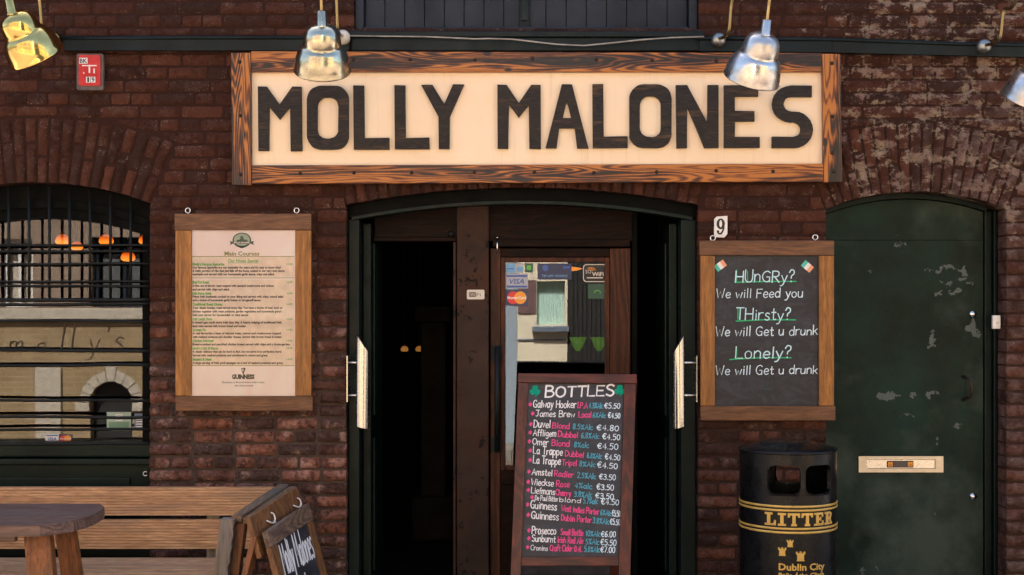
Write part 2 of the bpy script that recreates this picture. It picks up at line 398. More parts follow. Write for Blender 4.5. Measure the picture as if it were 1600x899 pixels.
    def build(s, name, mats, parent=None, recalc=False):
        me = bpy.data.meshes.new(name)
        off = world_loc(parent)
        me.from_pydata([tuple(v-off) for v in s.v], [], s.f)
        mats = mats if isinstance(mats, (list, tuple)) else [mats]
        for m in mats: me.materials.append(MT[m] if isinstance(m, str) else m)
        me.polygons.foreach_set('material_index', s.mi); me.polygons.foreach_set('use_smooth', s.sm)
        for k, vals in s.attr.items():
            a = me.attributes.new(k, 'FLOAT', 'POINT'); a.data.foreach_set('value', vals)
        if recalc:
            bm = bmesh.new(); bm.from_mesh(me); bmesh.ops.recalc_face_normals(bm, faces=bm.faces); bm.to_mesh(me); bm.free()
        me.update()
        o = bpy.data.objects.new(name, me); COL.objects.link(o)
        if parent: o.parent = parent
        return o
def thing(name, label, cat, loc=(0, 0, 0), group=None):
    o = bpy.data.objects.new(name, None); COL.objects.link(o); o.location = loc; o.empty_display_size = .1
    o['label'] = label; o['category'] = cat
    if group: o['group'] = group
    return o
def tag(o, label, cat=None, group=None):
    o['label'] = label
    if cat: o['category'] = cat
    if group: o['group'] = group
    return o
def struct(o): o['kind'] = 'structure'; return o

# ------------------------------------------------------------------ lettering
GL = {
'A':(7,"0,0 3.4,10 6.6,0;1.3,3.6 5.6,3.6"),'B':(6.6,"0,0 0,10;~0,10 3.6,9.8 5,8 3.8,5.8 0,5.3;~0,5.3 4.4,5 6,2.8 4.4,.4 0,0"),
'C':(6.6,"~6,8.4 4,10 1.2,8.7 0,5 1.2,1.3 4,0 6,1.4"),'D':(6.8,"0,0 0,10;~0,10 4,9 6,5 4,1 0,0"),'E':(6,"5.2,10 0,10 0,0 5.4,0;0,5.2 4.4,5.2"),
'F':(5.6,"5.2,10 0,10 0,0;0,5.4 4,5.4"),'G':(7,"~6,8.5 4,10 1.2,8.7 0,5 1.2,1.3 4,0 5.8,1.6;5.8,0 5.8,4.6 3.6,4.6"),'H':(6.8,"0,0 0,10;6,0 6,10;0,5 6,5"),
'I':(2.4,"1,0 1,10"),'J':(5.6,"0,10 5.2,10;~3.4,10 3.4,3 2.4,.4 .2,.8"),'K':(6.2,"0,0 0,10;5.4,10 0,4.4;1.6,5.8 5.8,0"),'L':(5.6,"0,10 0,0 5,0"),
'M':(8.4,"0,0 .6,10 3.8,3 7,10 7.6,0"),'N':(7,"0,0 0,10 6,0 6,10"),'O':(7.4,"~3.2,10 .8,8.4 0,5 .8,1.6 3.2,0 5.8,1.6 6.6,5 5.8,8.4 3.2,10"),
'P':(6,"0,0 0,10;~0,10 4,9.8 5.4,7.6 4,5.2 0,4.8"),'R':(6.4,"0,0 0,10;~0,10 4,9.8 5.2,7.8 4,5.4 0,5;1.8,5 5.6,0"),
'S':(6.2,"~5.2,8.8 3,10 .6,8.6 .9,6.4 4.4,4.4 5.3,2 3.2,0 .2,1.2"),'T':(6.4,"0,10 6,10;3,10 3,0"),'U':(6.6,"~0,10 0,3 1.2,.5 3,0 4.8,.5 5.8,3 5.8,10"),
'W':(8.6,"0,10 2,0 4,7 6,0 8,10"),'V':(6.6,"0,10 3,0 6,10"),'X':(6.4,"0,0 5.8,10;0,10 5.8,0"),'Y':(6.4,"0,10 3,5 6,10;3,5 3,0"),
'a':(5.6,"~4.4,5 2.6,6.2 .6,4.8 .2,2.2 1.6,0 3.4,.8 4.5,3;~4.5,6 4.5,1.6 5.2,.1"),'b':(5.4,"0,10 0,0;~0,4 2,6.2 4.4,4.6 4.4,1.6 2.2,0 0,1.6"),
'c':(4.8,"~4.2,5 2.4,6.2 .4,4.4 .3,1.8 2.2,0 4.3,1"),'d':(5.6,"4.6,10 4.6,0;~4.6,4.2 2.6,6.2 .4,4.6 .3,1.6 2.2,0 4.6,1.8"),
'e':(5.0,"~.4,3.1 4.3,3.5 3.8,5.6 2,6.2 .4,4.4 .3,1.8 2,0 4.3,1"),'f':(4,"~3.8,9.4 2.4,10 1.5,8 1.5,0;0,5.8 3.4,5.8"),
'g':(5.4,"~4.4,5 2.4,6.2 .4,4.6 .4,2 2.2,.6 4.4,2.4;~4.4,6 4.5,-2 3,-3.6 .6,-2.8"),'h':(5.4,"0,10 0,0;~0,4 2,6.2 4,5 4.3,3 4.3,0"),
'i':(2,".8,6 .8,0;.8,8.2 .8,8.7"),'j':(2.6,"~1.6,6 1.6,-2 .2,-3.2;1.6,8.2 1.6,8.7"),'k':(5,"0,10 0,0;4,6 0,2.6;1.4,3.8 4.4,0"),'l':(2,".8,10 .8,0"),
'm':(7.6,"0,6 0,0;~0,4 1.8,6.2 3.2,5 3.3,0;~3.3,4 5,6.2 6.5,5 6.6,0"),'n':(5.2,"0,6 0,0;~0,4 2,6.2 4,5 4.2,3 4.2,0"),
'o':(5.4,"~2.2,6.2 .4,5 0,3 .6,.8 2.2,0 4,1 4.4,3 4,5 2.2,6.2"),'p':(5.4,"0,6 0,-3.6;~0,4.2 2,6.2 4.3,4.6 4.3,1.8 2.2,0 0,1.6"),
'q':(5.4,"4.4,6 4.4,-3.6;~4.4,4.6 2.4,6.2 .2,4 .4,1.4 2.2,0 4.4,2"),'r':(4,"0,6 0,0;~0,3.6 1.4,5.8 3.6,6"),'s':(4.4,"~3.6,5.4 2,6.2 .5,5 1.2,3.6 3.2,2.4 3.4,.8 1.8,0 .1,.8"),
't':(4,"~1.6,9 1.6,1.4 2.4,.1 3.6,.6;0,6 3.4,6"),'u':(5.2,"~0,6 0,1.6 1.4,0 3.2,.6 4.2,3;4.2,6 4.2,0"),'v':(4.8,"0,6 2.1,0 4.2,6"),'w':(6.8,"0,6 1.5,0 3.1,4.6 4.7,0 6.2,6"),
'x':(4.8,"0,6 4,0;4,6 0,0"),'y':(5,"0,6 2.2,.4;~4.4,6 2.4,0 1,-3 -.6,-3.4"),'z':(4.8,"0,6 4,6 0,0 4.2,0"),
'0':(5.6,"~2.4,9.6 .5,8 0,5 .5,1.6 2.4,0 4.2,1.6 4.7,5 4.2,8 2.4,9.6"),'1':(3.4,"0,7.6 1.8,9.6 1.8,0"),'2':(5.4,"~.2,7.6 1.8,9.6 4,8.6 4.2,6.4 2,2.8 0,0;0,0 4.8,0"),
'3':(5.4,"~.2,8.6 2.2,9.6 4.2,8 3.6,5.8 1.6,5.2;~1.6,5.2 4.2,4.4 4.4,1.6 2.2,0 0,1"),'4':(5.6,"3.4,0 3.4,9.6 0,3 4.8,3"),'5':(5.4,"4.4,9.6 .8,9.6 .4,5.6;~.4,5.6 2.6,6 4.4,4.2 4,1.4 2,0 0,.8"),
'6':(5.4,"~3.8,9.4 1.4,7.4 .2,3.4 .8,.6 2.4,0 4.2,1.4 4,4 2.2,5 .4,3.4"),'7':(5,"0,9.6 4.6,9.6 1.4,0"),'8':(5.4,"~2.4,9.6 .6,8.2 .8,6.2 3.6,4 4.4,1.8 2.4,0 .3,1.6 .9,3.8 3.8,6 4,8.4 2.4,9.6"),
'9':(5.4,"~4.2,7.4 2.6,9.6 .4,8 .5,5.4 2.4,4.6 4.2,6.4 4.2,9 4,3 3,0"),
'.':(2,".4,0 .6,.5"),',':(2,".7,.6 .2,-1"),'?':(5,"~.2,7.6 1.6,9.8 3.8,9 3.8,6.6 2,4.8 1.8,3;1.8,.2 1.9,.7"),'%':(7,"5.6,9.6 .8,0;~1.4,9 .3,8 1.2,6.6 2.4,7.8 1.4,9;~5,3 3.9,2 4.8,.6 6,1.8 5,3"),
'€':(6.6,"~5.6,8.4 3.6,9.8 1.6,8 1,5 1.6,1.6 3.6,.2 5.6,1.4;0,5.9 4.4,5.9;0,4.1 4,4.1"),"'":(1.6,".6,10 .4,8.4"),'!':(2,".8,10 .8,3;.8,.2 .8,.7"),'&':(6,"~5.4,0 1.4,7 2,9.6 3.4,8.4 2.6,6 .2,2.6 1.4,.1 3.6,.6 5.2,4"),
'*':(4.4,"2,1 2,8;0,3 4,6;0,6 4,3"),'-':(4,".4,4 3.4,4"),'/':(4,"0,0 3.4,10"),
}
def smooth_pts(pts, k=5):
    out = []; n = len(pts)
    for i in range(n-1):
        p0, p1, p2, p3 = pts[max(i-1, 0)], pts[i], pts[i+1], pts[min(i+2, n-1)]
        for j in range(k):
            t = j/k
            out.append(tuple(.5*((2*b)+(-a+c)*t+(2*a-5*b+4*c-d)*t*t+(-a+3*b-3*c+d)*t**3) for a, b, c, d in zip(p0, p1, p2, p3)))
    out.append(pts[-1]); return out
def hand_width(txt): return sum(GL[c][0]+1.0 if c in GL else 4.2 for c in txt)
def hand(mb, txt, u0, v0, h, fn, d, mi=0, width=None, wd=.14, slope=0.0, jit=.25, slant=.06, seed=1):
    """hand lettering: cap height h, total width forced when given, baseline slope"""
    r = random.Random(seed*131+len(txt))
    sx = h/10 if width is None else width/max(1e-6, hand_width(txt)-1)
    sy = h/10; x = 0
    for c in txt:
        if c not in GL: x += 4.2; continue
        adv, st = GL[c]; jy = r.uniform(-jit, jit); js = 1+r.uniform(-jit, jit)*.22
        for sg in st.split(';'):
            sm = sg.startswith('~'); pts = [tuple(float(q) for q in p.split(',')) for p in sg.lstrip('~').split()]
            if sm: pts = smooth_pts(pts)
            pts = [(u0+(x+px_+py_*slant)*sx, v0+(py_*js+jy)*sy+slope*(x+px_)*sx) for px_, py_ in pts]
            mb.ribbon(pts, wd*h*r.uniform(.85, 1.15), fn, d+r.uniform(0, .0002), mi)
        x += adv+1.0
    return x*sx
def typeset(mb, txt, u0, v0, size, fn, d, mi=0, width=None, align='L', bold=0.0, shear=0.0, sub=None):
    """printed text from Blender's own face: cap height size"""
    cu = bpy.data.curves.new('t', 'FONT'); cu.body = txt; cu.size = size*1.43; cu.resolution_u = 2; cu.offset = bold; cu.shear = shear
    o = bpy.data.objects.new('t', cu); COL.objects.link(o)
    dg = bpy.context.evaluated_depsgraph_get(); me = o.evaluated_get(dg).to_mesh()
    vs = [v.co.copy() for v in me.vertices]; fs = [tuple(p.vertices) for p in me.polygons]
    o.evaluated_get(dg).to_mesh_clear()
    bpy.data.objects.remove(o); bpy.data.curves.remove(cu)
    if not vs: return
    x0 = min(v.x for v in vs); x1 = max(v.x for v in vs); k = 1 if width is None else width/(x1-x0); W = (x1-x0)*k
    a = {'L': 0, 'C': -W/2, 'R': -W}[align]
    mb.add([fn(u0+a+(v.x-x0)*k, v0+v.y, d) for v in vs], fs, mi)
def flat(y):                     # lettering on an upright plane at depth y
    return lambda u, v, d: Vector((u, y-d, v))
def rect(mb, u0, v0, u1, v1, fn, d, mi=0, back=0.0):
    mb.add([fn(u0, v0, d), fn(u1, v0, d), fn(u1, v1, d), fn(u0, v1, d)], [(0, 1, 2, 3)], mi)
def disc(mb, u, v, ru, rv, fn, d, mi=0, n=24):
    mb.add([fn(u+ru*math.cos(2*math.pi*i/n), v+rv*math.sin(2*math.pi*i/n), d) for i in range(n)], [tuple(range(n))], mi)
def rrect(u0, v0, u1, v1, r, n=5):
    out = []
    for cx, cy, a0 in ((u1-r, v1-r, 0), (u0+r, v1-r, 90), (u0+r, v0+r, 180), (u1-r, v0+r, 270)):
        for i in range(n+1):
            t = R_(a0+90*i/n); out.append((cx+r*math.cos(t), cy+r*math.sin(t)))
    return out

# ================================================================== the ground
g = MB(); g.add([(-120, -120, -.13), (120, -120, -.13), (120, 120, -.13), (-120, 120, -.13)], [(0, 1, 2, 3)])
def paving(name, c1, c2, bw, bh, rot=0):
    M = Mat(name, rough=.8)
    v = M.n('Mapping', 0, {'Vector': M.coord(), 'Rotation': (0, 0, rot)})
    b = M.nt.nodes.new('ShaderNodeTexBrick'); M.put(b.inputs['Vector'], v); M.put(b.inputs['Color1'], c1); M.put(b.inputs['Color2'], c2); M.put(b.inputs['Mortar'], (.05, .045, .04))
    b.inputs['Scale'].default_value = 1; b.inputs['Brick Width'].default_value = bw; b.inputs['Row Height'].default_value = bh; b.inputs['Mortar Size'].default_value = .006
    n = M.noise(M.coord(), 6, 5)
    M.set('Base Color', M.mix(M.mr(n, .35, .65, 0, .5), b.outputs[0], (.10, .085, .07))); M.bump(b.outputs[1], -.4, .01); return M.m
MT['street'] = paving('street_clinkers', (.17, .115, .09), (.24, .17, .13), .21, .075); MT['pave'] = paving('pavement_slabs', (.26, .24, .21), (.31, .285, .25), .3, .3)
struct(g.build('street', 'street'))
g = MB(); g.box((-40, -1.95, -.14), (40, .34, 0), 0, .01); struct(g.build('pavement', 'pave'))
g = MB(); g.box((-40, -8.9, -.14), (40, -7.95, -.004), 0, .01); struct(g.build('pavement', 'pave'))

# ================================================================== the pub's facade
pub = thing('pub_building', 'dark red brick pub front with three low arches, green paintwork and an open doorway', 'building')
XL, XR, ZT = -5.6, 5.6, 4.65
class Arch:
    def __init__(s, xl, xr, zspring, zcrown, ring, z0=0.0):
        s.xl, s.xr, s.z0, s.T = xl, xr, z0, ring
        s.cx = (xl+xr)/2; half = (xr-xl)/2; rise = zcrown-zspring
        s.R = (half*half+rise*rise)/(2*rise); s.cz = zcrown-s.R; s.a = math.asin(half/s.R)
    def zi(s, x, off=0.0):
        q = (s.R+off)**2-(x-s.cx)**2
        return s.cz+math.sqrt(max(0, q))
    def in_open(s, x, z): return s.xl < x < s.xr and s.z0 < z < s.zi(x)
    def in_ring(s, x, z):
        dx, dz = x-s.cx, z-s.cz; r = math.hypot(dx, dz)
        return s.R-.02 < r < s.R+s.T and dz > 0 and abs(math.atan2(dx, dz)) < s.a+.004
    def extr(s, x):
        lim = (s.R+s.T)*math.sin(s.a)
        return s.zi(x, s.T) if abs(x-s.cx) < lim else -9
A_WIN = Arch(PX(-120), PX(235), PZ(318), PZ(285), .365, .30)
A_DOOR = Arch(PX(541), PX(1091), PZ(320), PZ(293), .30, 0)
A_GRN = Arch(PX(1290), PX(1572), PZ(327), PZ(299), .385, 0)
ARCH = [A_WIN, A_DOOR, A_GRN]
UX0, UX1, UZ0, UZ1 = PX(553), PX(1092), PZ(52), 4.35
def solid(x, z):
    if UX0 < x < UX1 and UZ0 < z < UZ1: return False
    for a in ARCH:
        if a.in_open(x, z) or a.in_ring(x, z): return False
    return True
bk = MB(); b_t, b_e = [], []
def brick_patch(mb, tl, el, fn, nu, nv, tint, seed, ret=(False, False, False), depth=.016):
    """rounded, worn brick face; fn(a, b) -> (x, z) with a, b in 0..1; ret = returns at left, right, bottom"""
    base = len(mb.v); grid = []
    so_ = Vector((seed*3.1, seed*1.7, seed*.9)); off = rnd.uniform(-.0035, .0035)
    us = [i/nu for i in range(nu+1)]; vs_ = [0, .16, .5, .84, 1] if nv == 4 else [j/nv for j in range(nv+1)]
    us[1] = min(us[1], .12 if nu <= 5 else .08); us[-2] = 1-us[1]
    for j, b in enumerate(vs_):
        for i, a in enumerate(us):
            x, z = fn(a, b)
            q = Vector((x*16, z*22, seed))
            n1 = mn.noise(q); n2 = mn.noise(q*2.7+so_)
            el_ = (i == 0 and not ret[0]) or (i == nu and not ret[1]) or (j == 0 and not ret[2]) or j == nv
            nearv = i in (0, 1, nu-1, nu) and j in (0, nv)
            y = -depth-off-.0035*n1-.003*n2
            if el_: y = .006+.003*n1 if depth > .012 else .0035+.002*n1
            elif j in (1, nv-1) or i in (1, nu-1): y += .0022
            jx = .0045*mn.noise(q*1.3+Vector((9, 2, 5))); jz = .0045*mn.noise(q*1.3+Vector((1, 7, 3)))
            if ret[0] and i == 0 or ret[1] and i == nu: jx *= .7
            mb.v.append(Vector((x+jx, y, z+jz))); tl.append(tint)
            el.append(1.0 if el_ else (.55 if (j in (1, nv-1) or i in (1, nu-1)) else 0.0))
    w_ = nu+1
    for j in range(nv):
        for i in range(nu):
            mb.f.append((base+j*w_+i, base+j*w_+i+1, base+(j+1)*w_+i+1, base+(j+1)*w_+i)); mb.mi.append(0); mb.sm.append(True)
    def ret_strip(idx):
        b0 = len(mb.v)
        for k in idx:
            p = mb.v[k]; mb.v.append(Vector((p.x, p.y+.002, p.z))); tl.append(tint); el.append(.4)
        for k in idx:
            p = mb.v[k]; mb.v.append(Vector((p.x, .125, p.z))); tl.append(tint); el.append(.2)
        m = len(idx)
        for q in range(m-1):
            mb.f.append((b0+q, b0+q+1, b0+m+q+1, b0+m+q)); mb.mi.append(0); mb.sm.append(False)
    if ret[0]: ret_strip([base+j*w_ for j in range(nv+1)])
    if ret[1]: ret_strip([base+j*w_+nu for j in range(nv+1)])
    if ret[2]: ret_strip([base+i for i in range(nu+1)])
PITCH, JT = .0725, .0095
row = 0; z = .012; seed = 0
while z < ZT-.05:
    z0, z1 = z, z+PITCH-JT; zm = (z0+z1)/2
    xs = [XL+i*.01 for i in range(int((XR-XL)/.01)+1)]
    ints = []; cur = None
    for x in xs:
        if solid(x, zm):
            if cur is None: cur = x
        elif cur is not None: ints.append((cur, x)); cur = None
    if cur is not None: ints.append((cur, XR))
    jambs = [a.xl for a in ARCH]+[a.xr for a in ARCH]+[UX0, UX1]
    for (xa, xb) in ints:
        openL = any(abs(xa-j) < .02 for j in jambs); openR = any(abs(xb-j) < .02 for j in jambs)
        if openL: xa = min(jambs, key=lambda j: abs(j-xa))
        if openR: xb = min(jambs, key=lambda j: abs(j-xb))
        x = xa + (0 if openL else .006); first = True
        if xa <= XL+.001: x -= rnd.uniform(0, .2)
        while x < xb-.03:
            L = (.225 if (row % 2 == 0 or rnd.random() < .3) else .108)*rnd.uniform(.93, 1.06)
            if first and openL and row % 2: L = .108
            xe = x+L
            if xb-xe < .075: xe = xb-(0 if openR else .006)
            xe = min(xe, xb-(0 if openR else .006))
            # slanted skewback / extrados clipping
            ar = [a for a in ARCH if x < a.cx+(a.R+a.T)*math.sin(a.a)+.05 and xe > a.cx-(a.R+a.T)*math.sin(a.a)-.05]
            def fn(a_, b_, x=x, xe=xe, z0=z0, z1=z1, ar=ar):
                zz = z0+(z1-z0)*b_; xl_, xr_ = x, xe
                for A in ar:
                    hz = zz-A.cz
                    sl = math.tan(A.a)*hz; top = A.cz+(A.R+A.T)*math.cos(A.a); bot = A.cz+A.R*math.cos(A.a)
                    if bot-.04 < zz < top+.02:
                        if x > A.cx: xl_ = max(xl_, min(A.cx+sl+.006, xe-.004)) if abs(x-(A.cx+sl)) < .12 else xl_
                        else: xr_ = min(xr_, max(A.cx-sl-.006, x+.004)) if abs(xe-(A.cx-sl)) < .12 else xr_
                xx = xl_+(xr_-xl_)*a_
                zb = z0
                for A in ar:
                    e = A.extr(xx)
                    if e > z0-.008 and z1 > A.cz+(A.R+A.T)*math.cos(A.a)-.01: zb = max(zb, min(e+.008, z1-.001))
                return xx, zb+(z1-zb)*b_
            wob = lambda xx, s_: .004*mn.noise(Vector((xx*1.1, s_*.9, 3)))
            seed += 1; nu = max(4, int((xe-x)/.028))
            brick_patch(bk, b_t, b_e, fn, nu, 4, rnd.random()**1.2, seed, (first and openL, xe >= xb-.001 and openR, False), .0085+.0085*max(0, min(1, (2.0-zm)/.7))*(1 if x < .6 else .55))
            x = xe+JT*rnd.uniform(.75, 1.2); first = False
    z += PITCH; row += 1
bk.attr = {'tint': b_t, 'edge': b_e}
# the solid wall behind the brick faces (mortar), with every opening cut through
mo = MB(); TW = .34
cuts = set([XL, XR, UX0, UX1])
for a in ARCH:
    n = 40
    for i in range(n+1): cuts.add(a.xl+(a.xr-a.xl)*i/n)
cuts = sorted(c for c in cuts if XL <= c <= XR)
for xa, xb in zip(cuts, cuts[1:]):
    xm = (xa+xb)/2; segs = []; lo = (0.0, 0.0)
    holes = []
    for a in ARCH:
        if a.xl < xm < a.xr: holes.append((a.z0, a.z0, a.zi(xa), a.zi(xb)))
    if UX0 < xm < UX1: holes.append((UZ0, UZ0, UZ1, UZ1))
    holes.sort()
    for h in holes:
        segs.append((lo[0], lo[1], h[0], h[1])); lo = (h[2], h[3])
    segs.append((lo[0], lo[1], ZT, ZT))
    for (l0, l1, h0, h1) in segs:
        if h0-l0 < 1e-4 and h1-l1 < 1e-4: continue
        mo.add([(xa, .002, l0), (xb, .002, l1), (xb, .002, h1), (xa, .002, h0)], [(0, 1, 2, 3)])
        mo.add([(xa, TW, l0), (xb, TW, l1), (xb, TW, h1), (xa, TW, h0)], [(3, 2, 1, 0)])
        mo.add([(xa, .002, l0), (xb, .002, l1), (xb, TW, l1), (xa, TW, l0)], [(0, 1, 2, 3)])
        mo.add([(xa, .002, h0), (xb, .002, h1), (xb, TW, h1), (xa, TW, h0)], [(3, 2, 1, 0)])
for a in ARCH:
    for x, s_ in ((a.xl-.004, 1), (a.xr+.004, -1)):
        mo.add([(x, .003, a.z0), (x, TW, a.z0), (x, TW, a.zi(a.xl)), (x, .003, a.zi(a.xl))], [(0, 1, 2, 3)])
for x in (UX0-.004, UX1+.004): mo.add([(x, .003, UZ0), (x, TW, UZ0), (x, TW, UZ1), (x, .003, UZ1)], [(0, 1, 2, 3)])
wall = MB(); wall.v = bk.v+mo.v; nb = len(bk.v)
wall.f = bk.f+[tuple(i+nb for i in f) for f in mo.f]; wall.mi = bk.mi+[1]*len(mo.f); wall.sm = bk.sm+[False]*len(mo.f)
wall.attr = {'tint': b_t+[.4]*len(mo.v), 'edge': b_e+[0.0]*len(mo.v)}
wall.build('brick_wall', ['brick', 'mortar'], pub)
# arch rings
for a in ARCH:
    ab = MB(); tt, ee = [], []
    n = int(round(2*a.a*(a.R+a.T/2)/.064)); da = 2*a.a/n
    for i in range(n):
        t0 = -a.a+da*i+.0045/a.R*1.2; t1 = -a.a+da*(i+1)-.0045/a.R*1.2
        cut = (.40 if i % 2 else .62)*a.T*rnd.uniform(.96, 1.04)
        for r0, r1, low_ in ((a.R, a.R+cut-.005, True), (a.R+cut+.005, a.R+a.T-.004, False)):
            def fn(p, q, t0=t0, t1=t1, r0=r0, r1=r1, a=a):
                t = t0+(t1-t0)*p; r = r0+(r1-r0)*q
                return a.cx+r*math.sin(t), a.cz+r*math.cos(t)
            seed += 1
            brick_patch(ab, tt, ee, fn, 4, 6, rnd.random()**1.1, seed, (False, False, low_), .010)
    ab.attr = {'tint': tt, 'edge': ee}
    ab.build('brick_arch', 'brick', pub)
# the building's body: inside room, side and back walls, roof, so that no sun leaks in
body = MB()
for p0, p1 in (((XL, .342, -.1), (XL+.2, 6, ZT)), ((XR-.2, .342, -.1), (XR, 6, ZT)), ((XL, 6.002, -.1), (XR, 6.2, ZT))): body.box(p0, p1)
body.build('outer_wall', 'mortar', pub)
rf = MB(); rf.box((XL-.05, -.05, ZT+.004), (XR+.05, 6.3, ZT+.2), 0, .02); rf.build('roof', 'darkstone', pub)
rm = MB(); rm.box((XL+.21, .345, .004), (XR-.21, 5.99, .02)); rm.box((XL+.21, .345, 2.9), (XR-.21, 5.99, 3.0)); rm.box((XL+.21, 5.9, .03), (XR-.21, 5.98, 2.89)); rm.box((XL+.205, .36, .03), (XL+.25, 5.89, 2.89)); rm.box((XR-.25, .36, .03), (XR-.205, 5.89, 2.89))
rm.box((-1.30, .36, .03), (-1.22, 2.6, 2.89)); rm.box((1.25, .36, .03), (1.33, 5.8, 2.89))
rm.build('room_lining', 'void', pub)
st = MB(); st.box((PX(541)+.005, -.02, .001), (PX(1091)-.005, .30, .05), 0, .008); st.build('doorstep', 'stone', pub)
MT['dimcolumn'] = plain('dim_column_stone', (.014, .012, .010), .9, 0, .4, 6, .6, spec=.1)  # stone colour lowered to carry the dimness of the room
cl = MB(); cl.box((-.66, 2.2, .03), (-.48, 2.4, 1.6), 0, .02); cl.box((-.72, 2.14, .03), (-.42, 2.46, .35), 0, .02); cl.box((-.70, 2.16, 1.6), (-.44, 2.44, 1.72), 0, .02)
cl.build('stone_column', 'dimcolumn', pub)

# ---- helper: strip that follows an arch
def arch_strip(mb, a, off0, off1, y0, y1, xl, xr, n=36, mi=0):
    xs = [xl+(xr-xl)*i/n for i in range(n+1)]
    for x0, x1 in zip(xs, xs[1:]):
        c = [(x0, y0, a.zi(x0, 0)+off0), (x1, y0, a.zi(x1, 0)+off0), (x1, y0, a.zi(x1, 0)+off1), (x0, y0, a.zi(x0, 0)+off1)]
        b = [(p[0], y1, p[2]) for p in c]
        mb.add(c+b, [(0,1,2,3), (7,6,5,4), (0,4,5,1), (3,2,6,7)], mi)
# ---- left window
wx0, wx1 = A_WIN.xl+.003, A_WIN.xr-.003
WY = .13
win = MB()
arch_strip(win, A_WIN, -.195, -.004, WY-.02, WY+.08, wx0, wx1); arch_strip(win, A_WIN, -.135, -.095, WY-.045, WY-.021, wx0, wx1)
win.box((wx1-.075, WY-.015, PZ(696, -.1)), (wx1, WY+.085, A_WIN.zi(wx1)-.17), 0, .006)
win.box((wx0, WY-.015, PZ(696, -.1)), (wx0+.075, WY+.085, A_WIN.zi(wx1)-.17), 0, .006)
window = win.build('window', 'black', pub)
zb = PZ(692, -.1)
gp = MB(); gp.prism([[(wx0+.07, zb-.02), (wx1-.07, zb-.02)]+[(wx1-.07-(wx1-wx0-.14)*i/30, A_WIN.zi(wx1-.07-(wx1-wx0-.14)*i/30)-.18) for i in range(31)]], lambda u, v, d: Vector((u, WY+.03+d, v)), 0, .004, back=True)
pane = gp.build('pane', 'glass', window)
# mullions inside the glass
ml = MB()
for px in (47, -60): ml.box((PX(px-7, -.2), WY+.04, zb), (PX(px+5, -.2), WY+.075, 2.05), 0, .004)
ml.box((wx0+.08, WY+.042, PZ(484, -.15)), (wx1-.08, WY+.072, PZ(478, -.15)), 0, .004)
# sill and panel
sl = MB()
sl.box((wx0, .035, PZ(716)), (wx1, WY+.09, PZ(693)), 0, .01); sl.box((wx0, .012, PZ(727)), (wx1, WY+.06, PZ(718)), 0, .006)
sl.box((wx0, .045, .31), (wx1, WY+.08, PZ(727.6)), 0, .004)
sl.box((wx0+.1, .028, .36), (wx1-.12, .046, PZ(748)), 0, .006)
sl.build('sill', 'green', window)
hk = MB(); hk.tube([(PX(226)+.012*math.cos(R_(t)), .028-.012, PZ(741)+.012*math.sin(R_(t))) for t in range(40, 330, 24)], .0028, 8); hk.build('hook', 'chrome', window)
gr = MB()
for px in range(-108, 216, 32):
    gr.tube([(PX(px+20), .055, PZ(470)), (PX(px+20), .055, A_WIN.zi(PX(px+20))-.02)], .0085, 10)
gr.build('grille_bars', 'iron', window)
for py0, py1, r in ((383, 383, .007), (393, 392, .007), (413, 412, .007), (440, 440, .007), (446, 447, .007), (469, 468, .011), (477, 475, .009), (501, 503, .007), (548, 549, .010), (573, 571, .009), (626, 627, .008), (652, 653, .009), (673, 672, .008), (696, 694, .0095)):
    hb = MB(); pts = []
    for i in range(13):
        t = i/12; pts.append((A_WIN.xl+.01+(A_WIN.xr-A_WIN.xl)*t, .038, PZ(py0+(py1-py0)*t)+.006*mn.noise(Vector((t*3, py0*.3, 0)))))
    hb.tube(pts, r, 8); hb.build('grille_rail', 'iron', window)
# stickers and etched writing on the window
def card_visa(mb, u0, v0, u1, v1, fn, d):          # materials 0 white 1 blue 2 orange
    rect(mb, u0, v0, u1, v1, fn, d, 0); w_, h_ = u1-u0, v1-v0
    rect(mb, u0+.04*w_, v1-.2*h_, u1-.04*w_, v1-.06*h_, fn, d+.0006, 1); rect(mb, u0+.04*w_, v0+.06*h_, u1-.04*w_, v0+.2*h_, fn, d+.0006, 1)
    typeset(mb, 'VISA', (u0+u1)/2, v0+.33*h_, .34*h_, fn, d+.0008, 1, .66*w_, 'C', .01*h_, .25)
def card_circles(mb, u0, v0, u1, v1, fn, d):       # 0 white 1 navy 2 red 3 orange
    w_, h_ = u1-u0, v1-v0; rect(mb, u0, v0, u1, v1, fn, d, 1)
    disc(mb, u0+.34*w_, (v0+v1)/2, .27*w_, .40*h_, fn, d+.0006, 2); disc(mb, u0+.66*w_, (v0+v1)/2, .27*w_, .40*h_, fn, d+.0009, 3)
    typeset(mb, 'MasterCard', (u0+u1)/2, v0+.42*h_, .17*h_, fn, d+.0012, 0, .84*w_, 'C', .006*h_)
fnw = flat(WY+.028)
q = -(WY+.03)
m_ = MB(); card_visa(m_, PX(71, q), PZ(693, q), PX(92, q), PZ(679, q), fnw, .0006); tag(m_.build('sticker', ['white', 'blue'], window), 'white and blue card sticker')
m_ = MB(); card_circles(m_, PX(92.5, q), PZ(692, q), PX(113, q), PZ(679, q), fnw, .0006); tag(m_.build('sticker', ['white', 'navy', 'redp', 'orangep'], window), 'navy card sticker with red and orange circles')
m_ = MB(); u0, v0, u1, v1 = PX(167, q), PZ(673, q), PX(205, q), PZ(644, q)
rect(m_, u0, v0, u1, v1, fnw, .0006, 0); rect(m_, u0+.012, v0+.012, u1-.012, v0+.05, fnw, .0012, 1); rect(m_, u0+.05, v0+.055, u0+.09, v1-.012, fnw, .0012, 2)
for k in range(4): rect(m_, u0+.055, v0+.062+k*.008, u0+.085, v0+.065+k*.008, fnw, .0016, 1)
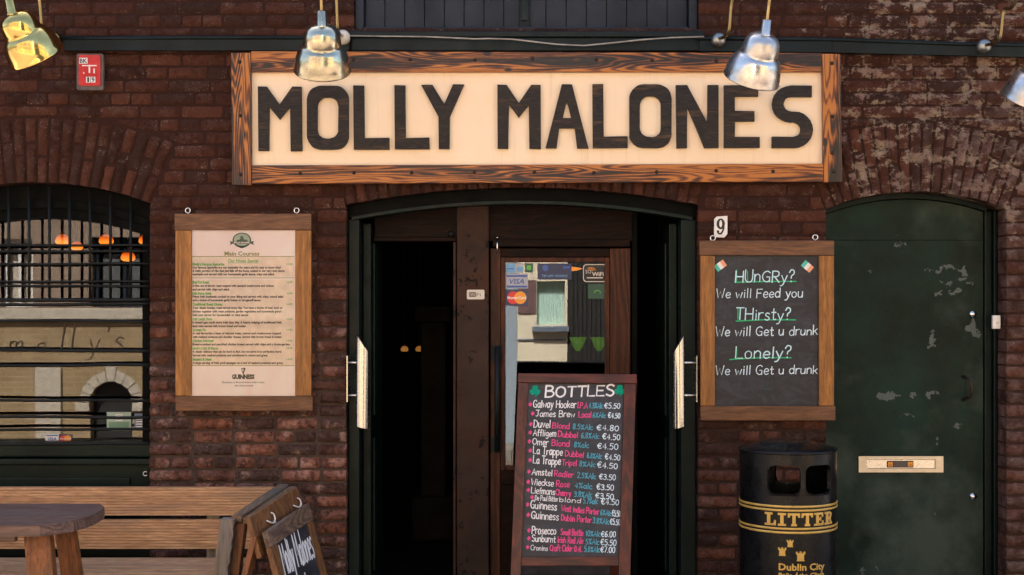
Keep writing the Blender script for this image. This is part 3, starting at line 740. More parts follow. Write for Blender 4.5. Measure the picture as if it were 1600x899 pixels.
MT['palegreen'] = plain('pale_green_print', (.36, .46, .36), .5); MT['midgreen'] = plain('mid_green_print', (.16, .28, .17), .5)
tag(m_.build('sticker', ['palegreen', 'midgreen', 'white'], window), 'pale green square sticker')
m_ = MB(); u0, v0, u1, v1 = PX(210, q), PZ(673, q), PX(226, q), PZ(646, q)
rect(m_, u0, v0, u1, v1, fnw, .0006, 0)
for k in range(5): rect(m_, u0+.008, v0+.02+k*.014, u1-.008, v0+.026+k*.014, fnw, .0012, 1)
MT['greyprint'] = plain('grey_blue_print', (.14, .17, .22), .5); tag(m_.build('sticker', ['greyprint', 'white'], window), 'narrow grey sticker at the window edge')
m_ = MB()
for c, px, py, s_ in (("m", 14, 551, 22), ("o", 58, 551, 19), ("l", 92, 548, 34), ("l", 108, 546, 34), ("y", 138, 551, 26), ("'", 163, 551, 30), ("s", 178, 548, 26)):
    hand(m_, c, PX(px, q), PZ(py, q), s_*1.35/280, fnw, .0006, 0, wd=.05, slant=.15)
MT['etch'] = plain('faded_brown_lettering', (.036, .026, .016), .8); m_.build('faded_lettering', 'etch', window)
# ---- lamps and a curtain inside the window room
def pendant(px, py, dp, r, nm='pendant_lamp', mat='orangeglow', label='', cat='lamp', grp=None):
    c = P(px, py, -dp)
    t = thing(nm, label, cat, (c.x, c.y, c.z), grp)
    s_ = MB(); M = Matrix.Translation(c)
    s_.lathe([(r*.2, r*.7), (r*.5, r*.6), (r*.82, r*.3), (r, -.15*r), (r*.97, -.5*r), (r*.7, -.72*r), (0.001, -.8*r)], 20, M); s_.build('lamp_shade', mat, t)
    s_ = MB(); s_.tube([c+Vector((0, 0, r*.6)), Vector((c.x, c.y, 2.899))], .004, 6); s_.build('cord', 'ink', t)
    return t
for i, (px, py, dp, r, nt_) in enumerate(((98, 374, 1.3, .047, 'leftmost of the row'), (120, 384, 2.0, .043, 'second from the left, slightly lower'), (166, 374, 1.5, .048, 'third, midway along the row'), (200, 400, 1.2, .046, 'hanging lowest of all'), (227, 374, 1.6, .044, 'half hidden by the right frame'))):
    pendant(px, py, dp, r, label='orange glowing shade in the barred window, '+nt_, grp='orange lamps inside the barred window')
# ---- upper shuttered window
up = MB(); UY = .085
up.box((UX0+.003, .03, UZ0+.002), (UX0+.05, UY+.10, UZ1-.003), 0, .006); up.box((UX1-.05, .03, UZ0+.002), (UX1-.003, UY+.10, UZ1-.003), 0, .006)
up.box((UX0+.052, .04, UZ0+.002), (UX1-.052, UY+.10, UZ0+.045), 0, .006); up.box((UX0+.052, .03, UZ1-.06), (UX1-.052, UY+.1, UZ1-.003), 0, .006)
shut = up.build('shuttered_window', 'greylou', pub)
xm = PX(820)
for xa, xb in ((UX0+.053, xm-.006), (xm+.006, UX1-.053)):
    s_ = MB(); nn = 8; wd_ = (xb-xa)/nn
    s_.box((xa, UY+.035, UZ0+.05), (xb, UY+.05, UZ1-.065))
    for k in range(nn): s_.box((xa+k*wd_+.0015, UY, UZ0+.048), (xa+(k+1)*wd_-.0015, UY+.034, UZ1-.063), 0, .005)
    s_.build('shutter', 'greylou', shut)
s_ = MB(); s_.box((xm-.030, UY-.03, PZ(42)), (xm+.030, UY-.002, UZ1-.4), 0, .012); s_.box((xm-.02, UY-.045, PZ(30)), (xm+.02, UY-.03, PZ(-20)), 0, .008); s_.build('hasp', 'bluegreen', shut)
s_ = MB(); s_.box((UX0-.02, -.045, PZ(60)), (UX1+.02, .09, PZ(51)), 0, .006); s_.box((UX0-.01, -.03, PZ(81)), (UX1+.01, -.004, PZ(60.6)), 0, .005); s_.build('sill', 'bluegreen', shut)

# ---- main entrance
ax0, ax1 = A_DOOR.xl+.004, A_DOOR.xr-.004
fr = MB(); EY = .06
arch_strip(fr, A_DOOR, -.070, -.004, EY, EY+.14, ax0, ax1, mi=1)
arch_strip(fr, A_DOOR, -.088, -.0705, EY-.012, EY+.12, ax0+.02, ax1-.02)
zj = A_DOOR.zi(ax0)-.08
fr.box((ax0, EY, .002), (ax0+.062, EY+.14, zj), 0, .006); fr.box((ax1-.085, EY, .002), (ax1, EY+.14, zj), 0, .006)
entrance = fr.build('entrance_frame', ['green', 'black'], pub)
# outer leaves folded back along the reveal
for sx, nm in ((-1, 'left'), (1, 'right')):
    lf = MB(); x0 = ax0+.066 if sx < 0 else ax1-.089
    x1 = x0+sx*-.045
    lf.box((x0, EY+.15, .06), (x1, EY+.80, 2.19), 0, .005)
    xf = x1+sx*-.001
    for za, zb_ in ((.18, .95), (1.08, 2.08)): lf.box((xf, EY+.24, za), (xf+sx*-.014, EY+.71, zb_), 0, .006)
    lf.build('outer_door', 'green', entrance)
def long_handle(px0, px1, pxe, t, flip):
    x0, x1 = PX(px0, t), PX(px1, t); r = (x1-x0)/2; xc = (x0+x1)/2; zt, zb_ = PZ(522, t), PZ(668, t)
    h = MB(); n = 24; vs = []
    for k in range(n):
        a = 2*math.pi*k/n; dx, dy = r*math.cos(a), r*math.sin(a)
        s_ = (dx/r)*(1 if flip else -1)
        vs.append((xc+dx, -t+dy, zb_+.008*s_)); vs.append((xc+dx, -t+dy, zt-.05+.055*s_))
    h.add(vs, [(2*k, 2*((k+1) % n), 2*((k+1) % n)+1, 2*k+1) for k in range(n)], 0, True)
    h.add([vs[2*k+1] for k in range(n)], [tuple(range(n))]); h.add([vs[2*k] for k in range(n)], [tuple(range(n))])
    xe = PX(pxe, t)
    for py in (567, 618): h.tube([(xe, -t, PZ(py, t)), (xc, -t, PZ(py, t))], .009, 10)
    h.box((xe-.003, -t-.02, PZ(628, t)), (xe+.003, .10, PZ(556, t)))
    return h.build('door_handle', 'steel', entrance)
long_handle(556, 577, 543, .05, False); long_handle(1052, 1070, 1088, .05, True)
# inner screen
SY = .30; q = -SY
sx0, sx1 = PX(565, q), PX(988, q)
hd = MB(); arch_z = lambda x: A_DOOR.zi(max(ax0, min(ax1, x)))-.09
hd.box((ax0+.12, SY+.012, PZ(377, q)), (sx1, SY+.07, 2.36), 0, .004)
hd.box((ax0+.12, SY-.012, PZ(377, q)-.001), (PX(713, q), SY+.011, PZ(371, q)), 0, .004)
hd.box((PX(770, q), SY-.014, PZ(386, q)), (PX(984, q), SY+.011, PZ(374, q)), 0, .005)
hd.build('transom', 'doorwood_dim_x', entrance)
s_ = MB(); s_.box((ax1-.14, .72, .03), (ax1+.2, .78, 2.8)); s_.box((sx1+.002, SY+.02, .03), (sx1+.03, .78, 2.8)); s_.build('dark_gap_sheet', 'black', entrance)  # black sheets stand in for the unlit gap beside the inner door
ps = MB(); ps.box((PX(714, q), SY-.03, .03), (PX(764, q), SY+.08, 2.36), 0, .008); ps.build('post', 'post', entrance)
ps = MB(); ps.box((PX(708.5, q), SY-.035, .03), (PX(712.5, q), SY+.05, PZ(379, q)), 0, .004); ps.box((PX(561, q), SY-.01, .03), (PX(566, q), SY+.05, PZ(379, q)), 0, .004)
ps.build('door_jamb', 'steelgrey' if 'steelgrey' in MT else 'post', entrance)
s_ = MB(); s_.lathe([(.001, .012), (.014, .010), (.018, 0), (.018, -.012)], 16, Matrix.Translation((PX(705, q), SY-.03, PZ(366, q))) @ Matrix.Rotation(R_(90), 4, 'X')); s_.build('knob', 'iron', entrance)
DY = SY+.01; dq = -DY
door = MB()
d = dict(x0=PX(766, dq), x1=PX(985, dq), g0=PX(790, dq), g1=PX(945, dq), gt=PZ(410, dq), gb=PZ(728, dq), zt=PZ(388, dq))
door.box((d['x0'], DY, .05), (d['g0']-.03, DY+.045, d['zt']), 0, .005); door.box((d['g1']+.03, DY, .05), (d['x1'], DY+.045, d['zt']), 0, .005)
idoor = door.build('inner_door', 'doorwood_v', pub)
door = MB(); door.box((d['g0']-.029, DY+.001, d['gt']+.03), (d['g1']+.029, DY+.044, d['zt']), 0, .004); door.build('door_rail', 'doorwood_dim_x', idoor); door = MB()
door.box((d['g0']-.029, DY+.001, .06), (d['g1']+.029, DY+.044, .20), 0, .004); door.box((d['g0']-.029, DY+.001, d['gb']-.11), (d['g1']+.029, DY+.044, d['gb']-.03), 0, .004)
door.box((d['g0']-.029, DY+.015, .20), (d['g1']+.029, DY+.035, d['gb']-.111)); door.box((d['g0']+.04, DY+.004, .27), (d['g1']-.04, DY+.016, d['gb']-.18), 0, .006)
door.build('door_rail', 'doorwood_dim_x', idoor)
b_ = MB()
for u0, v0, u1, v1 in ((d['g0']-.029, d['gb']-.029, d['g0'], d['gt']+.029), (d['g1'], d['gb']-.029, d['g1']+.029, d['gt']+.029), (d['g0'], d['gt'], d['g1'], d['gt']+.029), (d['g0'], d['gb']-.029, d['g1'], d['gb'])):
    b_.box((u0, DY+.006, v0), (u1, DY+.04, v1), 0, .006)
b_.build('glazing_bead', 'doorwood_v', idoor)
b_ = MB(); b_.add([(d['g0'], DY+.022, d['gb']), (d['g1'], DY+.022, d['gb']), (d['g1'], DY+.022, d['gt']), (d['g0'], DY+.022, d['gt'])], [(0, 1, 2, 3)]); b_.build('pane', 'doorglass', idoor)
b_ = MB(); hx = PX(777, .0+dq); b_.tube([(hx, DY-.05, PZ(705, dq)), (hx, DY-.05, PZ(542, dq))], .016, 14)
for py in (552, 695): b_.tube([(hx, DY-.05, PZ(py, dq)), (hx, DY+.002, PZ(py, dq))], .010, 10); b_.box((PX(766.5, dq), DY-.006, PZ(py+12, dq)), (PX(783, dq), DY-.001, PZ(py-12, dq)), 0, .002)
b_.build('handle', 'iron', idoor)
b_ = MB(); b_.tube([(hx, DY-.03, PZ(398, dq)), (hx, DY-.03, PZ(372, dq))], .005, 10); b_.tube([(hx, DY-.03, PZ(372, dq)), (hx, DY+.01, PZ(371, dq))], .007, 8); b_.build('bolt', 'chrome', idoor)
fnd = flat(DY+.020); q = -(DY+.02)
def sticker(lbl, mats, fill):
    m = MB(); fill(m); o = m.build('sticker', mats, idoor); o['label'] = lbl
def R4(a, b, c, e): return PX(a, q), PZ(e, q), PX(c, q), PZ(b, q)
def f1(m):
    u0, v0, u1, v1 = R4(790, 412, 818, 427.5); rect(m, u0, v0, u1, v1, fnd, .0006, 0); rect(m, u0+.004, v0+.004, u0+.055, v1-.004, fnd, .0012, 1); rect(m, u0+.066, v0+.012, u1-.004, v1-.02, fnd, .0012, 1)
    rect(m, u0+.010, v0+.024, u0+.048, v0+.030, fnd, .0018, 2)
MT['dimwhite'] = plain('grey_white_print', (.36, .38, .42), .5)
sticker('small blue and white sticker in the top corner of the glass', ['dimwhite', 'lblue', 'blue'], f1)
sticker('dark green sticker', ['dgreenp', 'gprint'], lambda m: (rect(m, *R4(820, 412, 833, 426), fnd, .0006, 0), rect(m, *R4(823, 415, 830, 422), fnd, .0012, 1)))
sticker('white and blue card sticker', ['dimwhite', 'blue'], lambda m: card_visa(m, *R4(790, 428.5, 825, 451), fnd, .0006))
sticker('navy card sticker with red and orange circles', ['white', 'navy', 'redp', 'orangep'], lambda m: card_circles(m, *R4(790, 453, 825, 478), fnd, .0006))
def f2(m):
    u0, v0, u1, v1 = R4(840, 412, 893, 437); rect(m, u0, v0, u1, v1, fnd, .0006, 0)
    typeset(m, 'TIP LIPS WORKS', (u0+u1)/2, v0+.014, .014, fnd, .0012, 1, .15, 'C'); disc(m, u0+.045, v1-.026, .018, .018, fnd, .0012, 2); rect(m, u1-.05, v1-.03, u1-.01, v1-.016, fnd, .0012, 2)
    m.add([fnd(PX(a, q), PZ(b, q), .001) for a, b in ((893, 417), (902, 418), (911, 420), (902, 423), (893, 424))], [(0, 1, 2, 3, 4)], 3)
sticker('dark blue sticker with an orange pencil tip', ['navy', 'lblue', 'blue', 'orangep'], f2)
def f3(m):
    u0, v0, u1, v1 = R4(911, 413, 948, 441)
    m.prism([rrect(u0, v0, u1, v1, .02)], lambda a, b, e: fnd(a, b, -e), -.0006, -.0003, 0); m.prism([rrect(u0+.005, v0+.005, u1-.005, v1-.005, .017)], lambda a, b, e: fnd(a, b, -e), -.0010, -.0008, 1)
    typeset(m, 'SO', u0+.014, v0+.05, .022, fnd, .0014, 0, .034); typeset(m, 'WiFi', u0+.052, v0+.036, .022, fnd, .0014, 0, .068, 'L', .0008)
    for k in range(3): m.ribbon([(u0+.045+(.012+.009*k)*math.cos(R_(t)), v0+.062+(.009+.007*k)*math.sin(R_(t))) for t in range(20, 131, 22)], .003, fnd, .0014, 2)
    rect(m, u0+.022, v0+.022, u1-.022, v0+.028, fnd, .0014, 0)
sticker('rounded black wifi sticker with a pale edge', ['offwhite', 'ink', 'orangep'], f3)
def f4(m):
    u0, v0, u1, v1 = R4(919, 444, 948, 467); rect(m, u0, v0, u1, v1, fnd, .0006, 0); m.ribbon([((u0+u1)/2+.018*math.cos(R_(t)), (v0+v1)/2-.012+.018*math.sin(R_(t))) for t in range(10, 171, 20)], .005, fnd, .0012, 1)
sticker('dark green square sticker under the wifi sticker', ['dgreenp', 'gprint'], f4)
for px, nt_ in ((903, 'left'), (936, 'right')):
    c = P(px, 538, -1.25); t = thing('bar_glass', f'small lime green cup shade glimpsed through the door glass, {nt_} one of the two', 'lamp', tuple(c), 'green shades behind the door glass')
    s_ = MB(); s_.lathe([(.012, -.045), (.03, -.02), (.058, .045), (.054, .045), (.028, -.016), (.008, -.038)], 18, Matrix.Translation(c)); s_.build('lamp_shade', 'limeglow', t)
    s_ = MB(); s_.tube([c+Vector((0, 0, .0)), (c.x, c.y, 2.899)], .003, 6); s_.build('cord', 'ink', t)
for px, py, dp, nt_ in ((632, 545, 4.6, 'left'), (655, 545, 4.9, 'right')):
    pendant(px, py, dp, .035, mat='warmglow', label=f'dim amber lamp deep inside the open doorway, {nt_} of two', grp='dim lamps deep inside the doorway')
# wifi plaque on the post
c = P(743, 460.5, -(SY-.03)); wp = thing('wifi_plaque', 'small cream plaque reading WiFi screwed to the scuffed doorway post', 'sign', tuple(c))
q = -(SY-.03); s_ = MB(); u0, v0, u1, v1 = PX(729.5, q), PZ(468, q), PX(757, q), PZ(453, q)
s_.prism([rrect(u0, v0, u1, v1, .008)], lambda a, b, e: Vector((a, SY-.03+e, b)), -.006, -.0005); s_.build('plate', 'offwhite', wp)
fp = flat(SY-.0362); s_ = MB(); rect(s_, u0+.014, v0+.014, u0+.052, v1-.014, fp, .0004, 0); typeset(s_, 'Wi', u0+.018, v0+.018, .019, fp, .0008, 1, .029); typeset(s_, 'Fi', u0+.056, v0+.018, .019, fp, .0006, 0, .024)
s_.build('lettering', ['inkgrey', 'offwhite'], wp)

# ---- green side door
GY = .15; q = -GY
gx0, gx1 = A_GRN.xl+.003, A_GRN.xr-.003
pts = [(gx0, .03), (PX(1536, q), .03)]
xr_ = PX(1536, q); n = 24
top = [(xr_+(gx0-xr_)*i/n, A_GRN.zi(xr_+(gx0-xr_)*i/n)-.035) for i in range(n+1)]
zs = PZ(375.5, q)
MT['greendoor'] = paint('scuffed_green_door_paint', (.0048, .0175, .0130), .34, (.10, .125, .12), .08, .30, (.042, .062, .051), .4,  # grey-green cloud over the green is glare painted into the colour
    [(PX(1468, q), PZ(422, q), .032, .013), (PX(1484, q), PZ(423, q), .024, .012), (PX(1502, q), PZ(424, q), .030, .016), (PX(1480, q), PZ(443, q), .022, .011), (PX(1502, q), PZ(438, q), .022, .016), (PX(1470, q), PZ(460, q), .016, .010), (PX(1492, q), PZ(456, q), .036, .014), (PX(1515, q), PZ(441, q), .012, .006),
     (PX(1457, q), PZ(530, q), .013, .055), (PX(1520, q), PZ(513, q), .026, .045), (PX(1391, q), PZ(616, q), .060, .016), (PX(1427, q), PZ(613, q), .018, .011), (PX(1454, q), PZ(615, q), .024, .011), (PX(1494, q), PZ(666, q), .028, .013), (PX(1418, q), PZ(650, q), .03, .006), (PX(1466, q), PZ(690, q), .014, .010), (PX(1448, q), PZ(420, q), .016, .004),
     (PX(1360, q), PZ(424, q), .014, .006), (PX(1405, q), PZ(386, q), .022, .012), (PX(1352, q), PZ(893, q), .012, .018), (PX(1368, q), PZ(888, q), .009, .009), (PX(1462, q), PZ(800, q), .014, .006)], spec=.12)
dm = MB()
dm.prism([[(gx0, .03), (xr_, .03), (xr_, zs-.0015), (gx0, zs-.0015)]], lambda u, v, e: Vector((u, GY+e, v)), 0, .05)
dm.prism([[(gx0, zs+.0015), (xr_, zs+.0015)]+top], lambda u, v, e: Vector((u, GY+.001+e, v)), 0, .05)
gdoor = dm.build('side_door', 'greendoor', pub)
s_ = MB()
for px, py, r in ((1402, 369, .007), (1402, 381, .007), (1405, 523, .006), (1404, 805, .005), (1330, 440, .004)):
    s_ = MB(); s_.lathe([(.0005, .006), (r*.7, .005), (r, 0)], 12, Matrix.Translation((PX(px, q), GY-.0005, PZ(py, q))) @ Matrix.Rotation(R_(90), 4, 'X')); s_.build('bolt_head', 'ink', gdoor)
s_ = MB(); s_.box((PX(1537.5, q), GY-.012, .02), (PX(1549, q), GY+.06, A_GRN.zi(PX(1549))-.03), 0, .006); s_.box((PX(1550, q), GY-.03, .02), (gx1, GY+.06, A_GRN.zi(gx1-.01)-.002), 0, .006)
arch_strip(s_, A_GRN, -.030, -.003, GY-.025, GY+.05, gx0, gx1-.06)
s_.build('door_frame', 'green', gdoor)
lb = MB(); u0, u1, v0, v1 = PX(1341, q), PX(1473, q), PZ(738, q), PZ(713, q)
lb.prism([[(u0, v0), (u1, v0), (u1, v1), (u0, v1)], [(u0+.045, v0+.020), (u0+.045, v1-.018), (u1-.045, v1-.018), (u1-.045, v0+.020)]], lambda u, v, e: Vector((u, GY+e, v)), -.012, -.0005)
MT['palebrass'] = plain('pale_brass', (.66, .56, .40), .35, .3); letter_ = lb.build('letter_box', 'palebrass', gdoor); lb = MB(); lb.box((u0+.046, GY-.006, v0+.021), (u1-.046, GY-.001, v1-.019), 0, .002)
lb.build('flap', 'steel', letter_); letter = letter_
s_ = MB(); um = PX(1406, q); s_.box((um-.075, GY-.009, v0+.027), (um+.075, GY-.0065, v1-.026), 0); s_.box((um-.036, GY-.0105, v0+.031), (um+.036, GY-.0092, v1-.030), 1); s_.box((um-.070, GY-.0105, v0+.033), (um-.042, GY-.0092, v1-.032), 2); s_.box((um+.042, GY-.0105, v0+.033), (um+.070, GY-.0092, v1-.032), 2)
f_ = flat(GY-.0106); typeset(s_, 'NEE', um-.056, v0+.037, .011, f_, .0004, 1, .020, 'C'); typeset(s_, 'NEE', um+.056, v0+.037, .011, f_, .0004, 1, .020, 'C')
s_.build('notice', ['ink', 'inkgrey', 'orangep'], letter)
for py in (491, 776):
    s_ = MB(); s_.lathe([(.0005, .016), (.011, .015), (.013, .012), (.020, .010), (.022, 0)], 18, Matrix.Translation((PX(1520, q), GY-.0005, PZ(py, q))) @ Matrix.Rotation(R_(90), 4, 'X')); s_.build('lock', 'chrome', gdoor)
s_ = MB(); s_.tube([(PX(1504, q), GY, PZ(588, q)), (PX(1512, q), GY-.04, PZ(592, q)), (PX(1514, q), GY-.05, PZ(606, q)), (PX(1512, q), GY-.04, PZ(620, q)), (PX(1504, q), GY, PZ(625, q))], .008, 10); s_.build('handle', 'handlebrass' if 'handlebrass' in MT else 'bolt', gdoor)
c = P(1556, 503, -.06); bell = thing('doorbell', 'small white doorbell box on the green frame right of the side door', 'doorbell', tuple(c))
s_ = MB(); s_.box((PX(1550, -.06), .045, PZ(514, -.06)), (PX(1562, -.06), .069, PZ(493, -.06)), 0, .003); s_.build('case', 'white', bell)
s_ = MB(); s_.lathe([(.0005, .004), (.005, .003), (.006, 0)], 12, Matrix.Translation((c.x, .0448, c.z-.004)) @ Matrix.Rotation(R_(90), 4, 'X')); s_.build('button', 'offwhite', bell)

# ================================================================== houses across the street (seen in the glass)
OY = -8.8                                  # their facade line; they face the pub (+y)
def ox(px, dist=16.3): return (px-800)*dist/F
def oz(py, dist=16.3): return CZ-(py-HY)*dist/F
def clinker(name, c1, c2, mor):
    M = Mat(name, rough=.8)
    sp = M.nt.nodes.new('ShaderNodeSeparateXYZ'); M.put(sp.inputs[0], M.coord())
    cb = M.n('CombineXYZ', 0, {0: M.math('ADD', sp.outputs[0], sp.outputs[1]), 1: sp.outputs[2]})
    b = M.nt.nodes.new('ShaderNodeTexBrick'); M.put(b.inputs['Vector'], cb); M.put(b.inputs['Color1'], c1); M.put(b.inputs['Color2'], c2); M.put(b.inputs['Mortar'], mor)
    b.inputs['Scale'].default_value = 1; b.inputs['Brick Width'].default_value = .21; b.inputs['Row Height'].default_value = .065; b.inputs['Mortar Size'].default_value = .008
    n = M.noise(M.coord(), 2.5, 5)
    M.set('Base Color', M.mix(M.mr(n, .35, .7, 0, .5), b.outputs[0], tuple(x*.6 for x in c1))); M.bump(b.outputs[1], -.4, .01); return M.m
MT['tanbrick'] = clinker('tan_brick', (.30, .20, .10), (.37, .26, .135), (.38, .30, .19))
MT['render'] = plain('cream_render', (.74, .66, .50), .8, var=.06, nscale=3, bump=.1); MT['bluerender'] = plain('blue_grey_render', (.30, .36, .42), .7)
MT['palestone'] = plain('pale_stone', (.48, .42, .34), .8, var=.2, bump=.2); MT['curtain'] = plain('mint_curtain', (.55, .72, .66), .8); MT['darkcurtain'] = plain('grey_curtain', (.10, .105, .11), .9)
MT['purple'] = plain('purple_brown_brick', (.16, .09, .09), .8, var=.3); MT['darktimber'] = plain('dark_timber', (.016, .015, .014), .6, var=.4)
def far_wall(x0, x1, zt, holes, mat, parent, y=OY, depth=.3, z0=-.13):
    m = MB(); loops = [[(x0, z0), (x1, z0), (x1, zt), (x0, zt)]]+holes
    m.prism(loops, lambda u, v, e: Vector((u, y-e, v)), 0, depth); m.box((x0, y-depth-5, z0), (x1, y-depth-.002, zt-.02)); return m.build('wall', mat, parent)
def archhole(x0, x1, z0, zs):
    r = (x1-x0)/2; return [(x0, z0), (x1, z0)]+[((x0+x1)/2+r*math.cos(R_(t)), zs+r*math.sin(R_(t))) for t in range(0, 181, 15)]
bh = thing('brick_house', 'tan brick house with a stone ledge and arched doorway, mirrored in the barred window', 'building', (-5, OY, 0))
wins = [(ox(130), ox(228), oz(480), oz(368)), (ox(-14), ox(36), oz(480), oz(372)), (-8.6, -7.6, 1.7, 2.7), (-3.9, -3.1, 1.7, 2.9), (-2.3, -1.5, 1.7, 2.9), (-5.1, -4.2, 3.7, 4.9), (-3.9, -3.1, 3.7, 4.9), (-2.3, -1.5, 3.7, 4.9), (-7, -6.1, 3.7, 4.9)]
hol = [[(a, c), (b, c), (b, d_), (a, d_)] for a, b, c, d_ in wins]+[archhole(ox(128), ox(195), -.10, oz(632))]+[archhole(-2.4, -1.5, -.10, 1.0)]
far_wall(-11, ox(789, 17.2), oz(481), [h for h in hol if h[0][1] < 1], 'tanbrick', bh)
MT['brownbrick'] = clinker('brown_brick', (.25, .175, .125), (.31, .22, .16), (.31, .24, .18))
far_wall(-11, ox(789, 17.2), 6.6, [h for h in hol if h[0][1] >= 1], 'brownbrick', bh, z0=oz(481)+.002)
for k, (a, b, c, d_) in enumerate(wins):
    m = MB(); m.box((a, OY-.16, c), (a+.05, OY-.10, d_)); m.box((b-.05, OY-.16, c), (b, OY-.10, d_)); m.box((a+.051, OY-.16, c), (b-.051, OY-.10, c+.05)); m.box((a+.051, OY-.16, d_-.05), (b-.051, OY-.10, d_)); m.box(((a+b)/2-.02, OY-.155, c+.051), ((a+b)/2+.02, OY-.105, d_-.051))
    f = m.build('window', 'white' if k == 1 else 'greylou', bh)
    m = MB(); m.box((a+.04, OY-.25, c+.01), (b-.04, OY-.2, d_-.01)); m.build('curtain', 'palestone' if k == 1 else 'darkcurtain', f)
m = MB(); m.box((-10.95, OY+.001, oz(500)), (ox(789, 17.2)-.05, OY+.08, oz(482)), 0, .015); m.build('stone_ledge', 'palestone', bh)
m = MB(); m.prism([[(ox(128)-.14, oz(632)+.02)]+[(ox(161)+(.26+.14)*math.cos(R_(t)), oz(632)+.02+.40*math.sin(R_(t))) for t in range(180, -1, -12)], ], lambda u, v, e: Vector((u, OY+.03-e, v)), 0, .028) if False else None
cx_, rz_ = ox(161.5), oz(632)
for k in range(9):
    t0, t1 = R_(180/9*k+1), R_(180/9*(k+1)-1); r0, r1 = .262, .262+(.19 if k == 4 else .13)
    m.prism([[(cx_+r1*math.cos(t0), rz_+r1*math.sin(t0)), (cx_+r1*math.cos(t1), rz_+r1*math.sin(t1)), (cx_+r0*math.cos(t1), rz_+r0*math.sin(t1)), (cx_+r0*math.cos(t0), rz_+r0*math.sin(t0))]], lambda u, v, e: Vector((u, OY+.02-e, v)), 0, .018)
for s_ in (-1, 1): m.box((cx_+s_*.262, OY+.001, rz_-.11), (cx_+s_*.44, OY+.03, rz_-.005), 0, .006)
m.build('arch_stones', 'palestone', bh)
m = MB(); m.box((cx_-.25, OY-.2, -.1), (cx_+.25, OY-.14, rz_+.3)); m.build('door', 'darktimber', bh)
m = MB(); m.box((ox(42), OY+.001, -.12), (ox(83), OY+.05, oz(576)), 0, .01); m.build('pale_panel', 'palestone', bh)
dx = 17.2
bs = thing('blue_house', 'narrow blue grey house front mirrored at the left edge of the door glass', 'building', (0, OY, 0))
far_wall(ox(789.5, dx), ox(807.5, dx), 6.4, [], 'bluerender', bs)
ch = thing('cream_house', 'sunlit cream house with a curtained window, mirrored in the door glass', 'building', (.4, OY, 0))
cw = (ox(838, dx), ox(881, dx), oz(507, dx), oz(440, dx)); zp = oz(592, dx)-.2
far_wall(ox(808, dx), ox(885, dx), 6.9, [[(cw[0], cw[2]), (cw[1], cw[2]), (cw[1], cw[3]), (cw[0], cw[3])]], 'render', ch)
m = MB(); m.box((ox(808, dx)+.01, OY+.001, oz(490, dx)), (cw[0]-.01, OY+.02, oz(438, dx)), 0, .004); m.build('brick_panel', 'purple', ch)
m = MB(); m.box((ox(808, dx), OY+.001, -.12), (ox(885, dx), OY+.06, zp), 0, .006); m.build('plinth', 'darktimber', ch)
m = MB(); m.box((cw[0]-.06, OY+.001, cw[2]-.09), (cw[1]+.05, OY+.12, cw[2]-.02), 0, .01); m.build('window_ledge', 'greyprint', ch)
m = MB(); m.box((ox(808, dx)+.005, OY+.001, oz(530, dx)-.008), (ox(885, dx)-.01, OY+.02, oz(530, dx)+.008)); m.build('string_course', 'greyprint', ch)
m = MB(); m.add([(cw[0]+(cw[1]-cw[0])*i/40, OY-.12+.012*math.sin(i*1.9), z_) for z_ in (cw[2], cw[3]) for i in range(41)], [(i, i+1, i+42, i+41) for i in range(40)]); m.build('curtain', 'curtain', ch)
dt = thing('timber_front', 'dark slatted timber shop front mirrored in the right of the door glass', 'building', (2, OY, 0))
m = far_wall(ox(885.5, dx), 4.2, 5.8, [], 'darktimber', dt)
m = MB()
for k in range(60): m.box((ox(885.5, dx)+.03+k*.058, OY+.001, .1), (ox(885.5, dx)+.065+k*.058, OY+.035, 3.4), 0, .004)
m.build('slats', 'darktimber', dt)
rh = thing('brick_house', 'second tan brick house far right across the street, only mirrored in the metal lamps', 'building', (7, OY, 0))
hw = [[(a, c), (a+.9, c), (a+.9, c+1.5), (a, c+1.5)] for a in (5, 7, 9) for c in (.9, 3.5)]
far_wall(4.2, 11, 6.5, hw, 'tanbrick', rh)
m = MB()
for h in hw: m.box((h[0][0], OY-.2, h[0][1]), (h[1][0], OY-.15, h[2][1]))
m.build('windows', 'darkcurtain', rh)

# ================================================================== name sign
sg = thing('name_sign', 'long cream pub name sign in a scorched pine frame with black wooden letters', 'sign', tuple(P(838, 186)))
T0 = .055
def slab(name, mat, px0, py0, px1, py1, y0, y1, parent, bev=.004, t=None):
    t = -y0 if t is None else t
    m = MB(); m.box((PX(px0, t), y0, PZ(py1, t)), (PX(px1, t), y1, PZ(py0, t)), 0, bev); return m.build(name, mat, parent)
slab('backing_board', 'cream', 390, 110, 1287, 260, -.036, -.021, sg, .0)
def plank(name, mat, c, y0, y1, parent):
    t = -y0; f = [P(*p, t) for p in c]; b = [Vector((p.x, y1, p.z)) for p in f]
    m = MB(); bm = bmesh.new(); vs = [bm.verts.new(v) for v in f+b]
    for q_ in ((0,1,2,3), (7,6,5,4), (0,4,5,1), (1,5,6,2), (2,6,7,3), (3,7,4,0)): bm.faces.new([vs[i] for i in q_])
    bmesh.ops.bevel(bm, geom=bm.edges[:], offset=.004, segments=2, profile=.6, affect='EDGES'); bm.verts.index_update()
    m.add([v.co.copy() for v in bm.verts], [tuple(v.index for v in f_.verts) for f_ in bm.faces]); bm.free()
    return m.build(name, mat, parent)
fl = plank('frame_board', 'burnt_z', [(361, 82.5), (391.5, 82.5), (393, 289.5), (362.5, 289.5)], -.068, -.020, sg)
fr_ = plank('frame_board', 'burnt_z', [(1284.5, 84), (1313.5, 84.5), (1316, 285), (1287, 285)], -.066, -.020, sg)
ft = plank('frame_board', 'burnt_x', [(392, 80), (1284, 83), (1284, 112.5), (392, 112.5)], -.063, -.020, sg)
